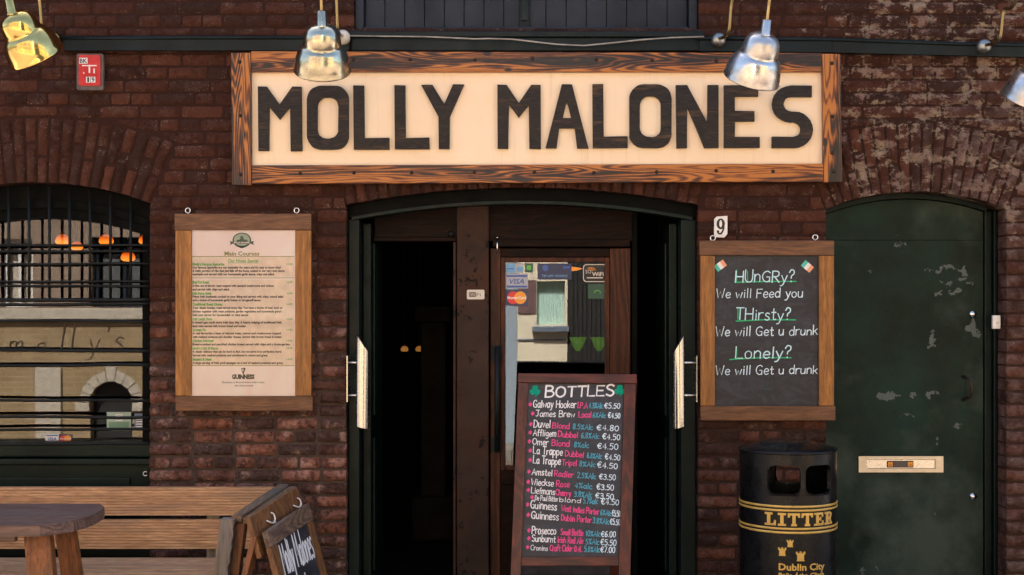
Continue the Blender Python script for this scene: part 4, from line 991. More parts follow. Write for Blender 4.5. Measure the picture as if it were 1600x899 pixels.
fb = plank('frame_board', 'burnt_x', [(393.3, 258.5), (1286.6, 256), (1286.6, 284), (393.3, 287.5)], -.063, -.020, sg)
def bolts(lst, y, r=.0105):
    for px, py, par in lst:
        c = P(px, py, -y); m = MB(); m.lathe([(.0005, .007), (r*.6, .0055), (r, .001), (r, -.002)], 12, Matrix.Translation((c.x, y, c.z)) @ Matrix.Rotation(R_(90), 4, 'X')); m.build('bolt', 'bolt', par)
bolts([(374.5, 97, fl), (375.5, 181, fl), (376, 273, fl), (1300, 99, fr_), (1301, 182, fr_), (1303, 268, fr_), (1300.5, 239, fr_)], -.069)
bolts([(552, 93, ft), (641, 93, ft), (742, 94, ft), (832, 92, ft), (932, 93, ft), (1019, 94, ft), (1119, 95, ft), (469, 271, fb), (553, 270, fb), (643, 270, fb), (741, 269, fb), (835, 269, fb), (928, 270, fb), (1026, 269, fb), (1119, 267, fb), (1208, 268, fb)], -.064)
# letters: outlines in photo rows, real depth
def stadium(x0, y0, x1, y1, r, n=7):
    o = []
    for cx, cy, a in ((x1-r, y0+r, -90), (x1-r, y1-r, 0), (x0+r, y1-r, 90), (x0+r, y0+r, 180)):
        for i in range(n+1): t = R_(a+90*i/n); o.append((cx+r*math.cos(t), cy+r*math.sin(t)))
    return o
def arcpts(cx, cy, rx, ry, a0, a1, n=8): return [(cx+rx*math.cos(R_(a0+(a1-a0)*i/n)), cy+ry*math.sin(R_(a0+(a1-a0)*i/n))) for i in range(n+1)]
def let_M(x0, x1, y0, y1):
    w = 17.3; m = (x0+x1)/2; h = y1-y0
    return [[(x0, y0), (x0+14.5, y0), (m, y0+.28*h), (x1-14.5, y0), (x1, y0), (x1+.6, y1), (x1-w, y1), (x1-w-.7, y0+.31*h), (m, y0+.51*h), (x0+w+.7, y0+.31*h), (x0+w, y1), (x0+.8, y1)]]
def let_O(x0, x1, y0, y1): return [stadium(x0, y0, x1, y1, 22), stadium(x0+16.5, y0+18.5, x1-16.5, y1-17.5, 14)[::-1]]
def let_L(x0, x1, y0, y1): return [[(x0, y0), (x0+17, y0), (x0+17.8, y1-18), (x1, y1-18.5), (x1, y1), (x0+1, y1)]]
def let_Y(x0, x1, y0, y1):
    m = (x0+x1)/2+2.5; h = y1-y0; return [[(x0, y0), (x0+18, y0), (m, y0+.30*h), (x1-17, y0-.5), (x1, y0-.5), (m+9, y0+.50*h), (m+8.5, y1), (m-8.5, y1), (m-8.7, y0+.50*h)]]
def let_A(x0, x1, y0, y1):
    m = (x0+x1)/2; h = y1-y0
    return [[(m-8, y0), (m+8, y0), (x1, y1), (x1-17.5, y1), (m+11.8, y1-.315*h), (m-12, y1-.315*h), (x0+17, y1), (x0, y1)], [(m-6.5, y1-.47*h), (m+6.5, y1-.47*h), (m, y0+.24*h)]]
def let_N(x0, x1, y0, y1):
    h = y1-y0; return [[(x0, y0), (x0+17, y0), (x1-17.5, y0+.60*h), (x1-17, y0), (x1, y0), (x1, y1), (x1-22, y1), (x0+17.2, y0+.34*h), (x0+17, y1), (x0+1, y1)]]
def let_E(x0, x1, y0, y1):
    m = (y0+y1)/2; return [[(x0, y0), (x1-2, y0), (x1-2, y0+17.5), (x0+17, y0+17.5), (x0+17, m-9), (x1-8, m-9), (x1-8, m+7.5), (x0+17, m+7.5), (x0+17, y1-17.5), (x1, y1-17.5), (x1, y1), (x0, y1)]]
def let_S(x0, x1, y0, y1):
    r = 29; R2 = 11.5; ym = (y0+y1)/2; k = 17.6
    p = [(x1-2, y0), (x1-2, y0+k)]+[(x0+31, y0+k)]+arcpts(x0+30, (y0+k+ym-8.5)/2, 12, (ym-8.5-y0-k)/2, -90, -270, 8)[1:]
    p += [(x1-30, ym-8.5)]+arcpts(x1-29, (ym-8.5+y1)/2, 29, (y1-ym+8.5)/2, -90, 90, 12)+[(x0, y1), (x0, y1-k), (x1-32, y1-k)]
    p += arcpts(x1-31, (ym+8.5+y1-k)/2, 12, (y1-k-ym-8.5)/2, 90, -90, 8)[1:]
    p += [(x0+30, ym+8.5)]+arcpts(x0+29, (y0+ym+8.5)/2, 29, (ym+8.5-y0)/2, 90, 270, 12)
    return [p]
word = [('M', 402.5, 471, 135.5, 236), ('O', 479.5, 545, 134, 234), ('L', 552, 608, 133.5, 234), ('L', 616, 671, 133.5, 233.5), ('Y', 658, 725, 132.5, 233), ('M', 777, 844.5, 132.5, 232.5),
        ('A', 852.5, 919.5, 132, 232), ('L', 925.5, 981, 131.5, 231.5), ('O', 983.5, 1049.5, 132, 231.5), ('N', 1056.5, 1123, 133, 231.5), ('E', 1131.5, 1187, 133.5, 231.5), ('S', 1206.5, 1270.5, 134, 231.5)]
ltop = 0
for c, x0, x1, y0, y1 in word:
    loops = globals()['let_'+c](x0, x1, y0, y1)
    ca, sa = math.cos(R_(.15)), math.sin(R_(rnd.uniform(-.5, .5)))
    t = .058; m = MB()
    jl = [[(PX(a+rnd.uniform(-.35, .35), t), PZ(b+sa*(a-x0)*.4+rnd.uniform(-.35, .35), t)) for a, b in L] for L in loops]
    m.prism(jl, lambda u, v, e: Vector((u, e, v)), -.058, -.0358)
    m.build('letter', 'char', sg)

# ================================================================== trunking, cable and lamps
tr = thing('steel_trunking', 'dark green steel trunking running along the brick above the name sign', 'trunking', tuple(P(900, 70)))
m = MB()
def beam(px0, py0a, py0b, px1, py1a, py1b, y0, y1, mb):
    t = -y0; f = [P(px0, py0b, t), P(px1, py1b, t), P(px1, py1a, t), P(px0, py0a, t)]; mb.hexa(f+[Vector((p.x, y1, p.z)) for p in f])
for a_ in ((100, 62, 79, 545, 62, 79), (1093, 64, 80, 1300, 65, 82), (1300.5, 65, 82, 1760, 73, 93)):
    m = MB(); beam(*a_, -.050, -.02, m); m.build('channel', 'bluegreen', tr)
m = MB(); m.tube([P(96, 59.5, .05), P(320, 59, .05), P(548, 59, .05)], .011, 10); m.build('pipe', 'bluegreen', tr); m = MB(); m.tube([P(1088, 59.5, .05), P(1300, 62, .05), P(1500, 69, .05), P(1760, 74, .05)], .011, 10); m.build('pipe', 'bluegreen', tr)
MT['etchless'] = plain('grimy_white_sheath', (.30, .28, .25), .5, var=.5, nscale=9)
cb = thing('cable', 'thin pale cable sagging along the ledge between the two middle lamps', 'cable', tuple(P(830, 60, .05)))
m = MB(); m.tube([P(a, b, .062) for a, b in ((540, 56), (600, 57), (660, 57.5), (700, 59), (740, 61), (765, 60.5), (800, 61.5), (830, 65), (870, 69.5), (912, 71.5), (950, 68), (1000, 62.5), (1050, 59), (1100, 57.5))], .0042, 8); m.build('sheath', 'etchless', cb)
def lamp(mount, shade_top, axis, mat, armmat, label, over=.36):
    """gooseneck lamp: rosette on the wall, arm looping up and out, bell shade hung at shade_top along axis"""
    mt = P(*mount); st_ = Vector(shade_top); ax = Vector(axis).normalized()
    t = thing('gooseneck_lamp', label, 'lamp', tuple(mt), 'metal gooseneck lamps along the pub front')
    zax = -ax; xa = zax.cross(Vector((0, 1, 0))).normalized(); ya = zax.cross(xa)
    M = Matrix(((xa.x, ya.x, zax.x, st_.x), (xa.y, ya.y, zax.y, st_.y), (xa.z, ya.z, zax.z, st_.z), (0, 0, 0, 1)))
    zn = Vector((zax.x*.25, zax.y*.55, zax.z)).normalized(); xn = zn.cross(Vector((0, 1, 0))).normalized(); yn = zn.cross(xn)
    MN = Matrix(((xn.x, yn.x, zn.x, st_.x), (xn.y, yn.y, zn.y, st_.y), (xn.z, yn.z, zn.z, st_.z), (0, 0, 0, 1)))
    m = MB()
    dome = [(.024, -.001), (.054, -.007), (.077, -.023), (.090, -.047), (.0965, -.076), (.0985, -.100), (.0985, -.112), (.1025, -.1155)]
    m.lathe(dome, 40, M); m.build('cap', mat, t)
    m = MB()
    bell = [(.096, -.1145), (.1035, -.116), (.116, -.132), (.128, -.154), (.138, -.182), (.1445, -.214), (.147, -.240), (.1505, -.247), (.1495, -.251), (.1445, -.248)]
    inn = [(r-.004, z-.001) for r, z in reversed(bell[2:7])]
    m.lathe(bell+inn+[(.086, -.116)], 44, M); sh = m.build('shade', mat, t)
    m = MB(); m.lathe([(.0005, -.135), (.02, -.133), (.033, -.118), (.030, -.10), (.02, -.085)], 16, M); m.build('bulb', 'white', t)
    m = MB(); m.lathe([(.016, .072), (.0225, .070), (.0255, .0), (.030, -.004), (.030, -.008)], 20, MN); m.build('neck', mat, t)
    m = MB(); fr2 = Vector((mt.x, -.075, mt.z)); m.lathe([(.0005, .034), (.018, .032), (.034, .02), (.040, .004), (.040, -.02)], 24, Matrix.Translation(Vector((mt.x, -.068, mt.z))) @ Matrix.Rotation(R_(90), 4, 'X')); m.build('rosette', armmat[1], t)
    zax = zn; top = st_+zax*.06
    d_ = Vector((top.x-mt.x, top.y, 0)); 
    b0 = Vector((mt.x, -.10, mt.z)); p0 = b0+Vector((d_.x*.12, -.09, -.005)); zt = top.z+over
    ctrl = [b0, p0, p0+Vector((d_.x*.07, -.05, .03)), p0+Vector((d_.x*.12, -.08, .16)), p0+Vector((d_.x*.26, -.15, zt-p0.z-.10)), p0+Vector((d_.x*.42, -.25, zt-p0.z-.01))]
    ctrl += [Vector((mt.x+d_.x*.80, d_.y*.88, zt+.03)), Vector((top.x+zax.x*.22, top.y+zax.y*.24, zt-.07)), top+zax*.19, top+zax*.10, top+zax*-.01]
    m = MB(); m.tube(smooth_pts([tuple(c) for c in ctrl], 7), .0095, 12); m.build('arm', armmat[0], t)
    return t
MT['oldbrass'] = polished('aged_brass', (.34, .27, .14), .25); MT['greymetal'] = plain('dull_grey_metal', (.30, .31, .30), .35, .9)
LT = .62
lamp((91, 65), P(19, 20, LT), (.40, .66, -1), 'brass', ('oldbrass', 'brass'), 'polished brass lamp at the far left above the small red sign')
lamp((538, 62), P(503, 39, LT), (-.08, .64, -1), 'nickel', ('oldbrass', 'offwhite'), 'greenish silver lamp hanging over the left end of the name sign')
lamp((1120, 66), P(1196, 53, LT), (-.24, .60, -1), 'alu', ('oldbrass', 'greymetal'), 'spun aluminium lamp hanging over the right end of the name sign')
lamp((1531, 76), P(1640, 88, LT), (-.28, .60, -1), 'alu', ('oldbrass', 'greymetal'), 'aluminium lamp cut off by the right edge, beyond the green door')

# ================================================================== small red hydrant sign
c = P(143, 114); hs = thing('hydrant_sign', 'small red hydrant marker plate reading BK 19 on the brick, left of the name sign', 'sign', tuple(c))
m = MB(); m.prism([rrect(PX(123), PZ(142.5), PX(164.5), PZ(86), .012)], lambda u, v, e: Vector((u, e, v)), -.036, -.012); m.build('backplate', 'plate', hs)
m = MB(); m.prism([rrect(PX(127), PZ(136), PX(160.5), PZ(88.5), .007)], lambda u, v, e: Vector((u, e, v)), -.046, -.0355); m.build('plate', 'red', hs)
m = MB(); f_ = flat(-.0462); rect(m, PX(128), PZ(102), PX(141), PZ(93), f_, .0003, 0); typeset(m, 'BK', PX(129), PZ(101), .024, f_, .0008, 1, .040, 'L', .0006)
rect(m, PX(132.5), PZ(106), PX(155), PZ(104.2), f_, .0003, 0); rect(m, PX(142.5), PZ(116.5), PX(145), PZ(106.2), f_, .0003, 0); disc(m, PX(135), PZ(116.5), .004, .005, f_, .0003, 0, 8); typeset(m, '1', PX(150), PZ(117), .027, f_, .0003, 0, .008)
rect(m, PX(138.5), PZ(131.5), PX(153), PZ(122.5), f_, .0003, 0); rect(m, PX(145.4), PZ(131.5), PX(146.1), PZ(122.5), f_, .0006, 1); typeset(m, '1', PX(140.5), PZ(130.5), .026, f_, .0008, 1, .010, 'L', .0008); typeset(m, '9', PX(147.2), PZ(130.5), .026, f_, .0008, 1, .016, 'L', .0006)
m.build('lettering', ['white', 'ink'], hs)

# ================================================================== framed boards on the wall
def frame_board(name, label, cat, out, inn, zt_, mats, eyes, y0=-.055):
    (x0, y0p, x1, y1p) = out; (a0, b0, a1, b1) = inn
    t = thing(name, label, cat, tuple(P((x0+x1)/2, (y0p+y1p)/2)))
    slab('rail', mats[1], x0, y0p, x1, b0-.4, y0, -.020, t, .004); slab('rail', mats[1], x0+1.5, b1+.4, x1+2, y1p, y0-.004, -.020, t, .004)
    slab('stile', mats[0], x0+1.5, b0+.2, a0, b1-.2, y0+.003, -.021, t, .003); slab('stile', mats[0], a1, b0+.2, x1-.2, b1-.2, y0+.003, -.021, t, .003)
    for ex, ey in eyes:
        m = MB(); c = P(ex, ey+1, .035); m.tube([c+Vector((.014*math.cos(R_(a)), .004*math.sin(R_(a*.5)), .014*math.sin(R_(a)))) for a in range(0, 361, 24)], .0036, 8, caps=False); m.tube([c+Vector((0, 0, -.013)), c+Vector((0, 0, -.03))], .004, 8)
        m.tube([c+Vector((0, .03, .013)), c+Vector((0, -.012, .011))], .0035, 8); m.build('eye_hook', 'chrome', t)
    return t
mb_ = frame_board('menu_board', 'framed printed menu of main courses hanging left of the doorway', 'menu board', (272.5, 334, 486.5, 642.5), (298.5, 360, 461, 619), 0, ('oak_z', 'teak_x'), ((293.5, 328), (463.5, 328)))
PY = -.034; tq = .034
m = MB(); m.box((PX(298, tq), PY, PZ(619.4, tq)), (PX(461.4, tq), PY+.012, PZ(359.6, tq))); pp = m.build('paper', 'paper', mb_)
fm = flat(PY-.0004); X_ = lambda v: PX(v, tq); Z_ = lambda v: PZ(v, tq)
tb = MB(); rect(tb, X_(300), Z_(571.5), X_(460), Z_(401), fm, .0002, 0)
for y_ in (401, 434.5, 571.5): rect(tb, X_(300), Z_(y_+.5), X_(460), Z_(y_-.5), fm, .0006, 1)
rect(tb, X_(300), Z_(437), X_(460), Z_(433), fm, .0005, 2)
tb.build('tinted_panel', ['tan', 'olive', 'paper'], pp)
txt = MB(); gtx = MB()
def line(s_, y_, w_, x_=300.5, mi=0, h_=3.4, b_=.0009): typeset(txt, s_, X_(x_), Z_(y_), h_/280*.98, fm, .0008, mi, w_*(CD-tq)/F, 'L', b_)
typeset(txt, 'Main Courses', X_(378), Z_(399.5), 6.2/280, fm, .0008, 3, 54/280, 'C', .0008); typeset(txt, 'Our House Special', X_(380), Z_(410), 5/280, fm, .0008, 1, 47/280, 'C', .0006, .2)
rect(txt, X_(356), Z_(411.4), X_(404), Z_(410.8), fm, .0008, 1)
menu = [("Molly's Famous Spareribs", 414.5, 50, 1), ("Our famous Spareribs are our bestseller for years and it's easy to know why!", 419.8, 138, 0), ("A hefty portion of ribs that just falls off the bone, coated in our very own sauce", 425, 144, 0), ("marinade and served with our homemade garlic sauce, chips and salad.", 430.3, 128, 0),
 ("Beef Pot Roast", 442.5, 26, 1), ("A fine cut of slowly roast topped with sauteed mushrooms and onions", 448.3, 127, 0), ("and served with chips and salad.", 454, 58, 0), ("Irish Rump Steak", 460, 30, 1), ("Prime Irish beefsteak cooked to your liking and served with chips, mixed salad", 465.3, 142, 0), ("and a choice of homemade garlic butter or stroganoff sauce.", 470.8, 107, 0),
 ("Traditional Roast Dinner", 477, 47, 1), ("Your classic Sunday, roast served every day. You have a choice of beef, lamb or", 482.8, 141, 0), ("chicken together with roast potatoes, garden vegetables and homemade gravy!", 488.4, 139, 0), ("Ask your server for horseradish or mint sauce!", 494, 87, 0),
 ("Irish Lamb Stew", 500, 31, 1), ("It doesn't get much more Irish than this. A hearty helping of traditional Irish", 505.6, 139, 0), ("lamb stew served with brown bread and butter.", 511.3, 84, 0), ("Cottage Pie", 517, 21, 1), ("A real favourite: a base of minced meat, onions and mushrooms topped", 522.6, 138, 0), ("with mashed potatoes and cheddar cheese. Served with brown bread & butter.", 528.2, 140, 0),
 ("Chicken Schnitzel", 534, 33, 1), ("Bread-crumbed and pan-fried chicken breast served with chips and a house-garden.", 539.8, 153, 0), ("Lamb's Liver & Bacon", 545.6, 40, 1), ("A classic delicacy that can be hard to find, but we serve it to perfection here!", 551.2, 139, 0), ("Served with mashed potatoes and smothered in onions and gravy.", 557, 118, 0), ("Bangers & Mash", 563, 30, 1), ("A large serving of Irish pork sausages on a bed of mashed potatoes and gravy.", 568.8, 142, 0)]
for s_, y_, w_, k in menu:
    line(s_, y_, w_, 300.8, k)
    if k == 1: rect(txt, X_(300.8), Z_(y_+1), X_(300.8+w_), Z_(y_+.5), fm, .0008, 1); typeset(txt, rnd.choice(['15.50', '17.95', '14.95', '16.50']), X_(457), Z_(y_), .010, fm, .0008, 1, 9/280, 'R', .0004)
typeset(txt, 'GUINNESS', X_(380), Z_(592), 6.4/280, fm, .0008, 2, 35/280, 'C', .0022)
typeset(txt, 'Goodness is Brewed where Irish is best', X_(380), Z_(599), 3/280, fm, .0008, 0, 66/280, 'C', .0002, .2); typeset(txt, '- this Irish proverb', X_(380), Z_(604), 3/280, fm, .0008, 0, 31/280, 'C', .0002, .2)
txt.build('printing', ['inkgrey', 'gprint', 'ink', 'olive'], pp)
MT['gprint2'] = MT['gprint']
m = MB(); hx_, hz_ = X_(380), Z_(580)            # harp above the brewer's name
m.prism([[(hx_-.011, hz_+.016), (hx_+.012, hz_+.018), (hx_+.012, hz_+.012), (hx_+.002, hz_-.018), (hx_-.004, hz_-.014)], [(hx_-.006, hz_+.012), (hx_-.001, hz_-.010), (hx_+.003, hz_+.012)]], lambda u, v, e: fm(u, v, .0008-e), 0, .0003); m.build('emblem', 'ink', pp)
m = MB(); ex_, ez_ = X_(378), Z_(376)
def rs(p_): return lambda u, v, e: fm(u, v, p_-e)
m.prism([[(ex_+.052*math.cos(R_(t)), ez_+.002+.042*math.sin(R_(t))) for t in range(0, 360, 12)]], rs(.0010), 0, .0002, 0)
m.prism([[(ex_+.044*math.cos(R_(t)), ez_+.004+.034*math.sin(R_(t))) for t in range(0, 360, 12)]], rs(.0013), 0, .0002, 1)
m.prism([[(ex_-.030, ez_-.012), (ex_+.034, ez_-.012), (ex_+.030, ez_+.004), (ex_+.012, ez_+.006), (ex_+.006, ez_+.024), (ex_-.006, ez_+.026), (ex_-.010, ez_+.006), (ex_-.028, ez_+.002)]], rs(.0016), 0, .0002, 0)
m.prism([[(ex_-.068, ez_-.026), (ex_-.05, ez_-.018), (ex_+.05, ez_-.018), (ex_+.068, ez_-.026), (ex_+.062, ez_-.014), (ex_+.068, ez_-.004), (ex_+.048, ez_-.006), (ex_-.048, ez_-.006), (ex_-.068, ez_-.004), (ex_-.062, ez_-.014)]], rs(.0019), 0, .0002, 0)
m.prism([[(ex_+.018*math.cos(R_(t)), ez_-.032+.011*math.sin(R_(t))) for t in range(0, 360, 24)]], rs(.0010), 0, .0002, 0)
typeset(m, "MOLLY MALONES", ex_, ez_-.015, .007, fm, .0022, 2, .088, 'C', .0004); m.build('emblem', ['dgreenp', 'palegreen', 'paper'], pp)
m = MB(); m.add([(X_(298), PY-.006, Z_(619)), (X_(461), PY-.006, Z_(619)), (X_(461), PY-.006, Z_(360)), (X_(298), PY-.006, Z_(360))], [(0, 1, 2, 3)]); m.build('glass_cover', 'thinglass', mb_)

cbd = frame_board('chalkboard', 'hanging black chalkboard asking Hungry, Thirsty and Lonely in chalk, beside the number 9', 'chalkboard', (1093, 376, 1303.5, 657.5), (1117, 399.5, 1280, 634.5), 0, ('oak_z', 'teak_x'), ((1114, 371), (1274, 370)))
m = MB(); m.box((PX(1116.5, tq), PY, PZ(635, tq)), (PX(1280.5, tq), PY+.012, PZ(399, tq))); sl_ = m.build('slate', 'slate', cbd)
m = MB(); k_ = (CD-tq)/F
def H(s_, px, py, h_, w_, mi=0, wd=.115, slope=0.0, seed=1, sl=.06): hand(m, s_, PX(px, tq), PZ(py, tq), h_*k_, fm, .0006, mi, w_*k_, wd, slope, .35, sl, seed)
H('HUnGRy?', 1149, 441, 18, 93, 2, .095, .0, 3); H('We will Feed you', 1119, 466, 14, 136, 0, .10, .012, 4); H('THirsty?', 1150, 500, 18, 86, 2, .095, .0, 5); H('We will Get u drunk', 1118, 526, 14.5, 160, 0, .10, .016, 6); H('Lonely?', 1149, 560, 18.5, 88, 2, .095, .0, 7); H('We will Get u drunk', 1118, 586, 14, 160, 0, .10, .012, 8)
for pts in (((1148, 441.5), (1200, 440), (1244, 440)), ((1150, 502), (1190, 500), (1243, 500)), ((1140, 562), (1190, 559), (1236, 559.5))): m.ribbon([(PX(a, tq), PZ(b, tq)) for a, b in pts], .006, fm, .0005, 1)
for x_, y0_, y1_ in ((1151, 422, 440), (1153, 482, 499), (1151, 542, 558), (1168, 424, 440)): m.ribbon([(PX(x_, tq), PZ(y1_, tq)), (PX(x_, tq), PZ(y0_, tq))], .005, fm, .0004, 1)
MT['chalk_a'] = chalk('aqua_chalk', (.58, .84, .90)); m.build('chalk_writing', ['chalk_s', 'chalk_g', 'chalk_a'], sl_)
m = MB(); m.ribbon([(PX(1198+2*math.cos(i), tq), PZ(596+i*3, tq)) for i in range(3)], .006, fm, .0004); m.ribbon([(PX(1194+i*4, tq), PZ(609-math.sin(i), tq)) for i in range(4)], .005, fm, .0004); MT['ghost'] = chalk('rubbed_green_chalk', (.035, .10, .065)); m.build('chalk_smudge', 'ghost', sl_)
for cx_, cy_, ang, cols, in ((1125.5, 415.5, 36, (0, 1, 2)), (1261.5, 416.5, -40, (0, 1, 2))):
    m = MB(); c = (PX(cx_, tq), PZ(cy_, tq)); hw_, hh_ = .031, .020; ca, sa = math.cos(R_(ang)), math.sin(R_(ang))
    for k in range(3):
        a0 = -hw_+2*hw_*k/3; a1 = -hw_+2*hw_*(k+1)/3
        m.add([fm(c[0]+a*ca-b*sa, c[1]+a*sa+b*ca, .0008) for a, b in ((a0, -hh_), (a1, -hh_), (a1, hh_), (a0, hh_))], [(0, 1, 2, 3)], k)
    m.build('flag_sticker', ['teal', 'white', 'salmon'], sl_)
# house number
c = P(1124.5, 355); hn = thing('house_number', 'white enamel house number 9 on the brick above the chalkboard', 'house number', tuple(c))
m = MB(); m.prism([[(PX(1115), PZ(371)), (PX(1115), PZ(343)), (PX(1119), PZ(339)), (PX(1135.5), PZ(338)), (PX(1135.5), PZ(366)), (PX(1131), PZ(371.5))][::-1]], lambda u, v, e: Vector((u, e, v)), -.024, -.013); m.build('plate', 'white', hn)
m = MB(); f_ = flat(-.0242); cx_, cz_ = PX(1125), PZ(355)
def nine(u): return [(u+.014*math.cos(R_(t)), cz_+.016+.019*math.sin(R_(t))) for t in range(0, 361, 24)]
m.prism([[(cx_+.0235*math.cos(R_(t)), cz_+.016+.030*math.sin(R_(t))) for t in range(0, 360, 20)], [(cx_+.008*math.cos(R_(t)), cz_+.017+.020*math.sin(R_(t))) for t in range(340, -1, -20)]], lambda u, v, e: f_(u, v, .0006-e), 0, .0003)
m.ribbon(smooth_pts([(cx_+.0165, cz_+.016), (cx_+.015, cz_-.012), (cx_+.004, cz_-.036), (cx_-.010, cz_-.038), (cx_-.017, cz_-.028)], 6), .010, f_, .0008); disc(m, cx_-.015, cz_-.026, .007, .007, f_, .0010, 0, 12)
m.build('numeral', 'ink', hn)

# ================================================================== litter bin
BX, BY, BR = PX(1231, .55), -.55, .247
bn = thing('litter_bin', 'round black litter bin with gold bands and lettering, standing before the green door', 'litter bin', (BX, BY, 0))
BM = Matrix.Translation((BX, BY, 0))
def cyl(ang, z_, r=BR): a = R_(ang); return Vector((BX+r*math.sin(a), BY-r*math.cos(a), z_))
ZO0, ZO1 = .775, .918; ZR = .972
OPEN = [(-34.5, 3), (9, 47), (146, 184), (190, 228)]
bodym = MB()
def ring(z0, z1, a0=-60, a1=300, r0=BR, r1=BR, st=4):
    n = max(1, int(round((a1-a0)/st)))
    vs = [cyl(a0+(a1-a0)*i/n, z0, r0) for i in range(n+1)]+[cyl(a0+(a1-a0)*i/n, z1, r1) for i in range(n+1)]
    bodym.add(vs, [(i, i+1, n+2+i, n+1+i) for i in range(n)], 0, True)
for z0, z1, r0, r1 in ((.012, .04, BR-.006, BR-.006), (.04, .05, BR-.006, BR), (.05, .575, BR, BR), (.575, .725, BR, BR), (.725, ZO0-.02, BR, BR)): ring(z0, z1, r0=r0, r1=r1)
# band with rounded openings: grid in angle/height with holes cut by prism, bent round the drum
def drum(u, v, e): return cyl(u, v, BR-e)
edges = [-60]
segs_ = []
prev = -70.0
for a0, a1 in OPEN:
    c0, c1 = a0-4, a1+2
    segs_.append((prev, c0, None)); segs_.append((c0, c1, (a0, a1))); prev = c1
segs_.append((prev, 290, None))
for c0, c1, hole in segs_:
    if hole is None:
        if c1-c0 > .01: ring(ZO0-.02, ZR, c0, c1)
    else:
        a0, a1 = hole; kz = (ZO1-ZO0)/(a1-a0)
        rr = [(u, ZO0+(v-a0)*kz) for u, v in rrect(a0, a0, a1, a1, 9, 6)]
        # fill between frame and hole with radial strips so that it bends with the drum
        N = 56; cxm, czm = (a0+a1)/2, (ZO0+ZO1)/2
        def on_rect(t):
            dx_, dz_ = math.cos(t), math.sin(t); k = min((c1-cxm if dx_ > 0 else cxm-c0)/max(1e-6, abs(dx_)), ((ZR-czm) if dz_ > 0 else (czm-ZO0+.02))/max(1e-6, abs(dz_))*1.0) ; return (cxm+dx_*k, czm+dz_*k)
        def on_hole(t):
            h_ = ((a1-a0)/2, (ZO1-ZO0)/2); dx_, dz_ = math.cos(t), math.sin(t); n_ = 5
            k = (abs(dx_/h_[0])**n_+abs(dz_/h_[1])**n_)**(-1/n_); return (cxm+dx_*k, czm+dz_*k)
        # sample directions, with rectangle corners included
        ts = []
        for i in range(N): ts.append(math.atan2(math.sin(2*math.pi*i/N)*(ZO1-ZO0), math.cos(2*math.pi*i/N)*(a1-a0)))
        for ux, uz in ((c1, ZR), (c0, ZR), (c0, ZO0-.02), (c1, ZO0-.02)): ts.append(math.atan2(uz-czm, ux-cxm))
        ts = sorted(set(round(t % (2*math.pi), 6) for t in ts)); n_ = len(ts)
        o_ = [on_rect(t) for t in ts]; h_ = [on_hole(t) for t in ts]; mid = [((a+c)/2, (b+d_)/2) for (a, b), (c, d_) in zip(o_, h_)]
        vs = [drum(*p, 0) for p in o_]+[drum(*p, 0) for p in mid]+[drum(*p, -.002) for p in h_]+[drum(*p, .018) for p in h_]
        fs = []
        for L in range(3): fs += [(L*n_+i, L*n_+(i+1) % n_, (L+1)*n_+(i+1) % n_, (L+1)*n_+i) for i in range(n_)]
        bodym.add(vs, fs, 0, False)
bodym.lathe([(BR-.02, .03), (BR-.02, .75), (BR-.018, .76), (BR-.012, .97)], 48, BM, 0) if False else None
bodym.build('drum', 'binblack', bn)
m = MB(); m.lathe([(.001, .10), (BR-.03, .10), (BR-.03, .70), (BR-.035, .70), (BR-.035, .11), (.001, .11)], 40, BM); m.build('liner', 'greymetal', bn)
m = MB(); m.lathe([(BR-.01, ZR-.004), (BR+.004, ZR-.002), (BR+.006, ZR+.004), (BR+.002, ZR+.012), (BR-.03, ZR+.022), (BR-.09, ZR+.036), (BR-.11, ZR+.046), (.10, ZR+.048), (.001, ZR+.049)], 56, BM); m.build('lid', 'binblack', bn)
m = MB()
for z_, h_ in ((.7125, .0075), (.6935, .0075), (.6025, .0075), (.583, .0075)): m.lathe([(BR+.0006, z_-h_/2-.002), (BR+.0035, z_-h_/2), (BR+.0035, z_+h_/2), (BR+.0006, z_+h_/2+.002)], 64, BM)
m.build('gold_band', 'gold', bn)
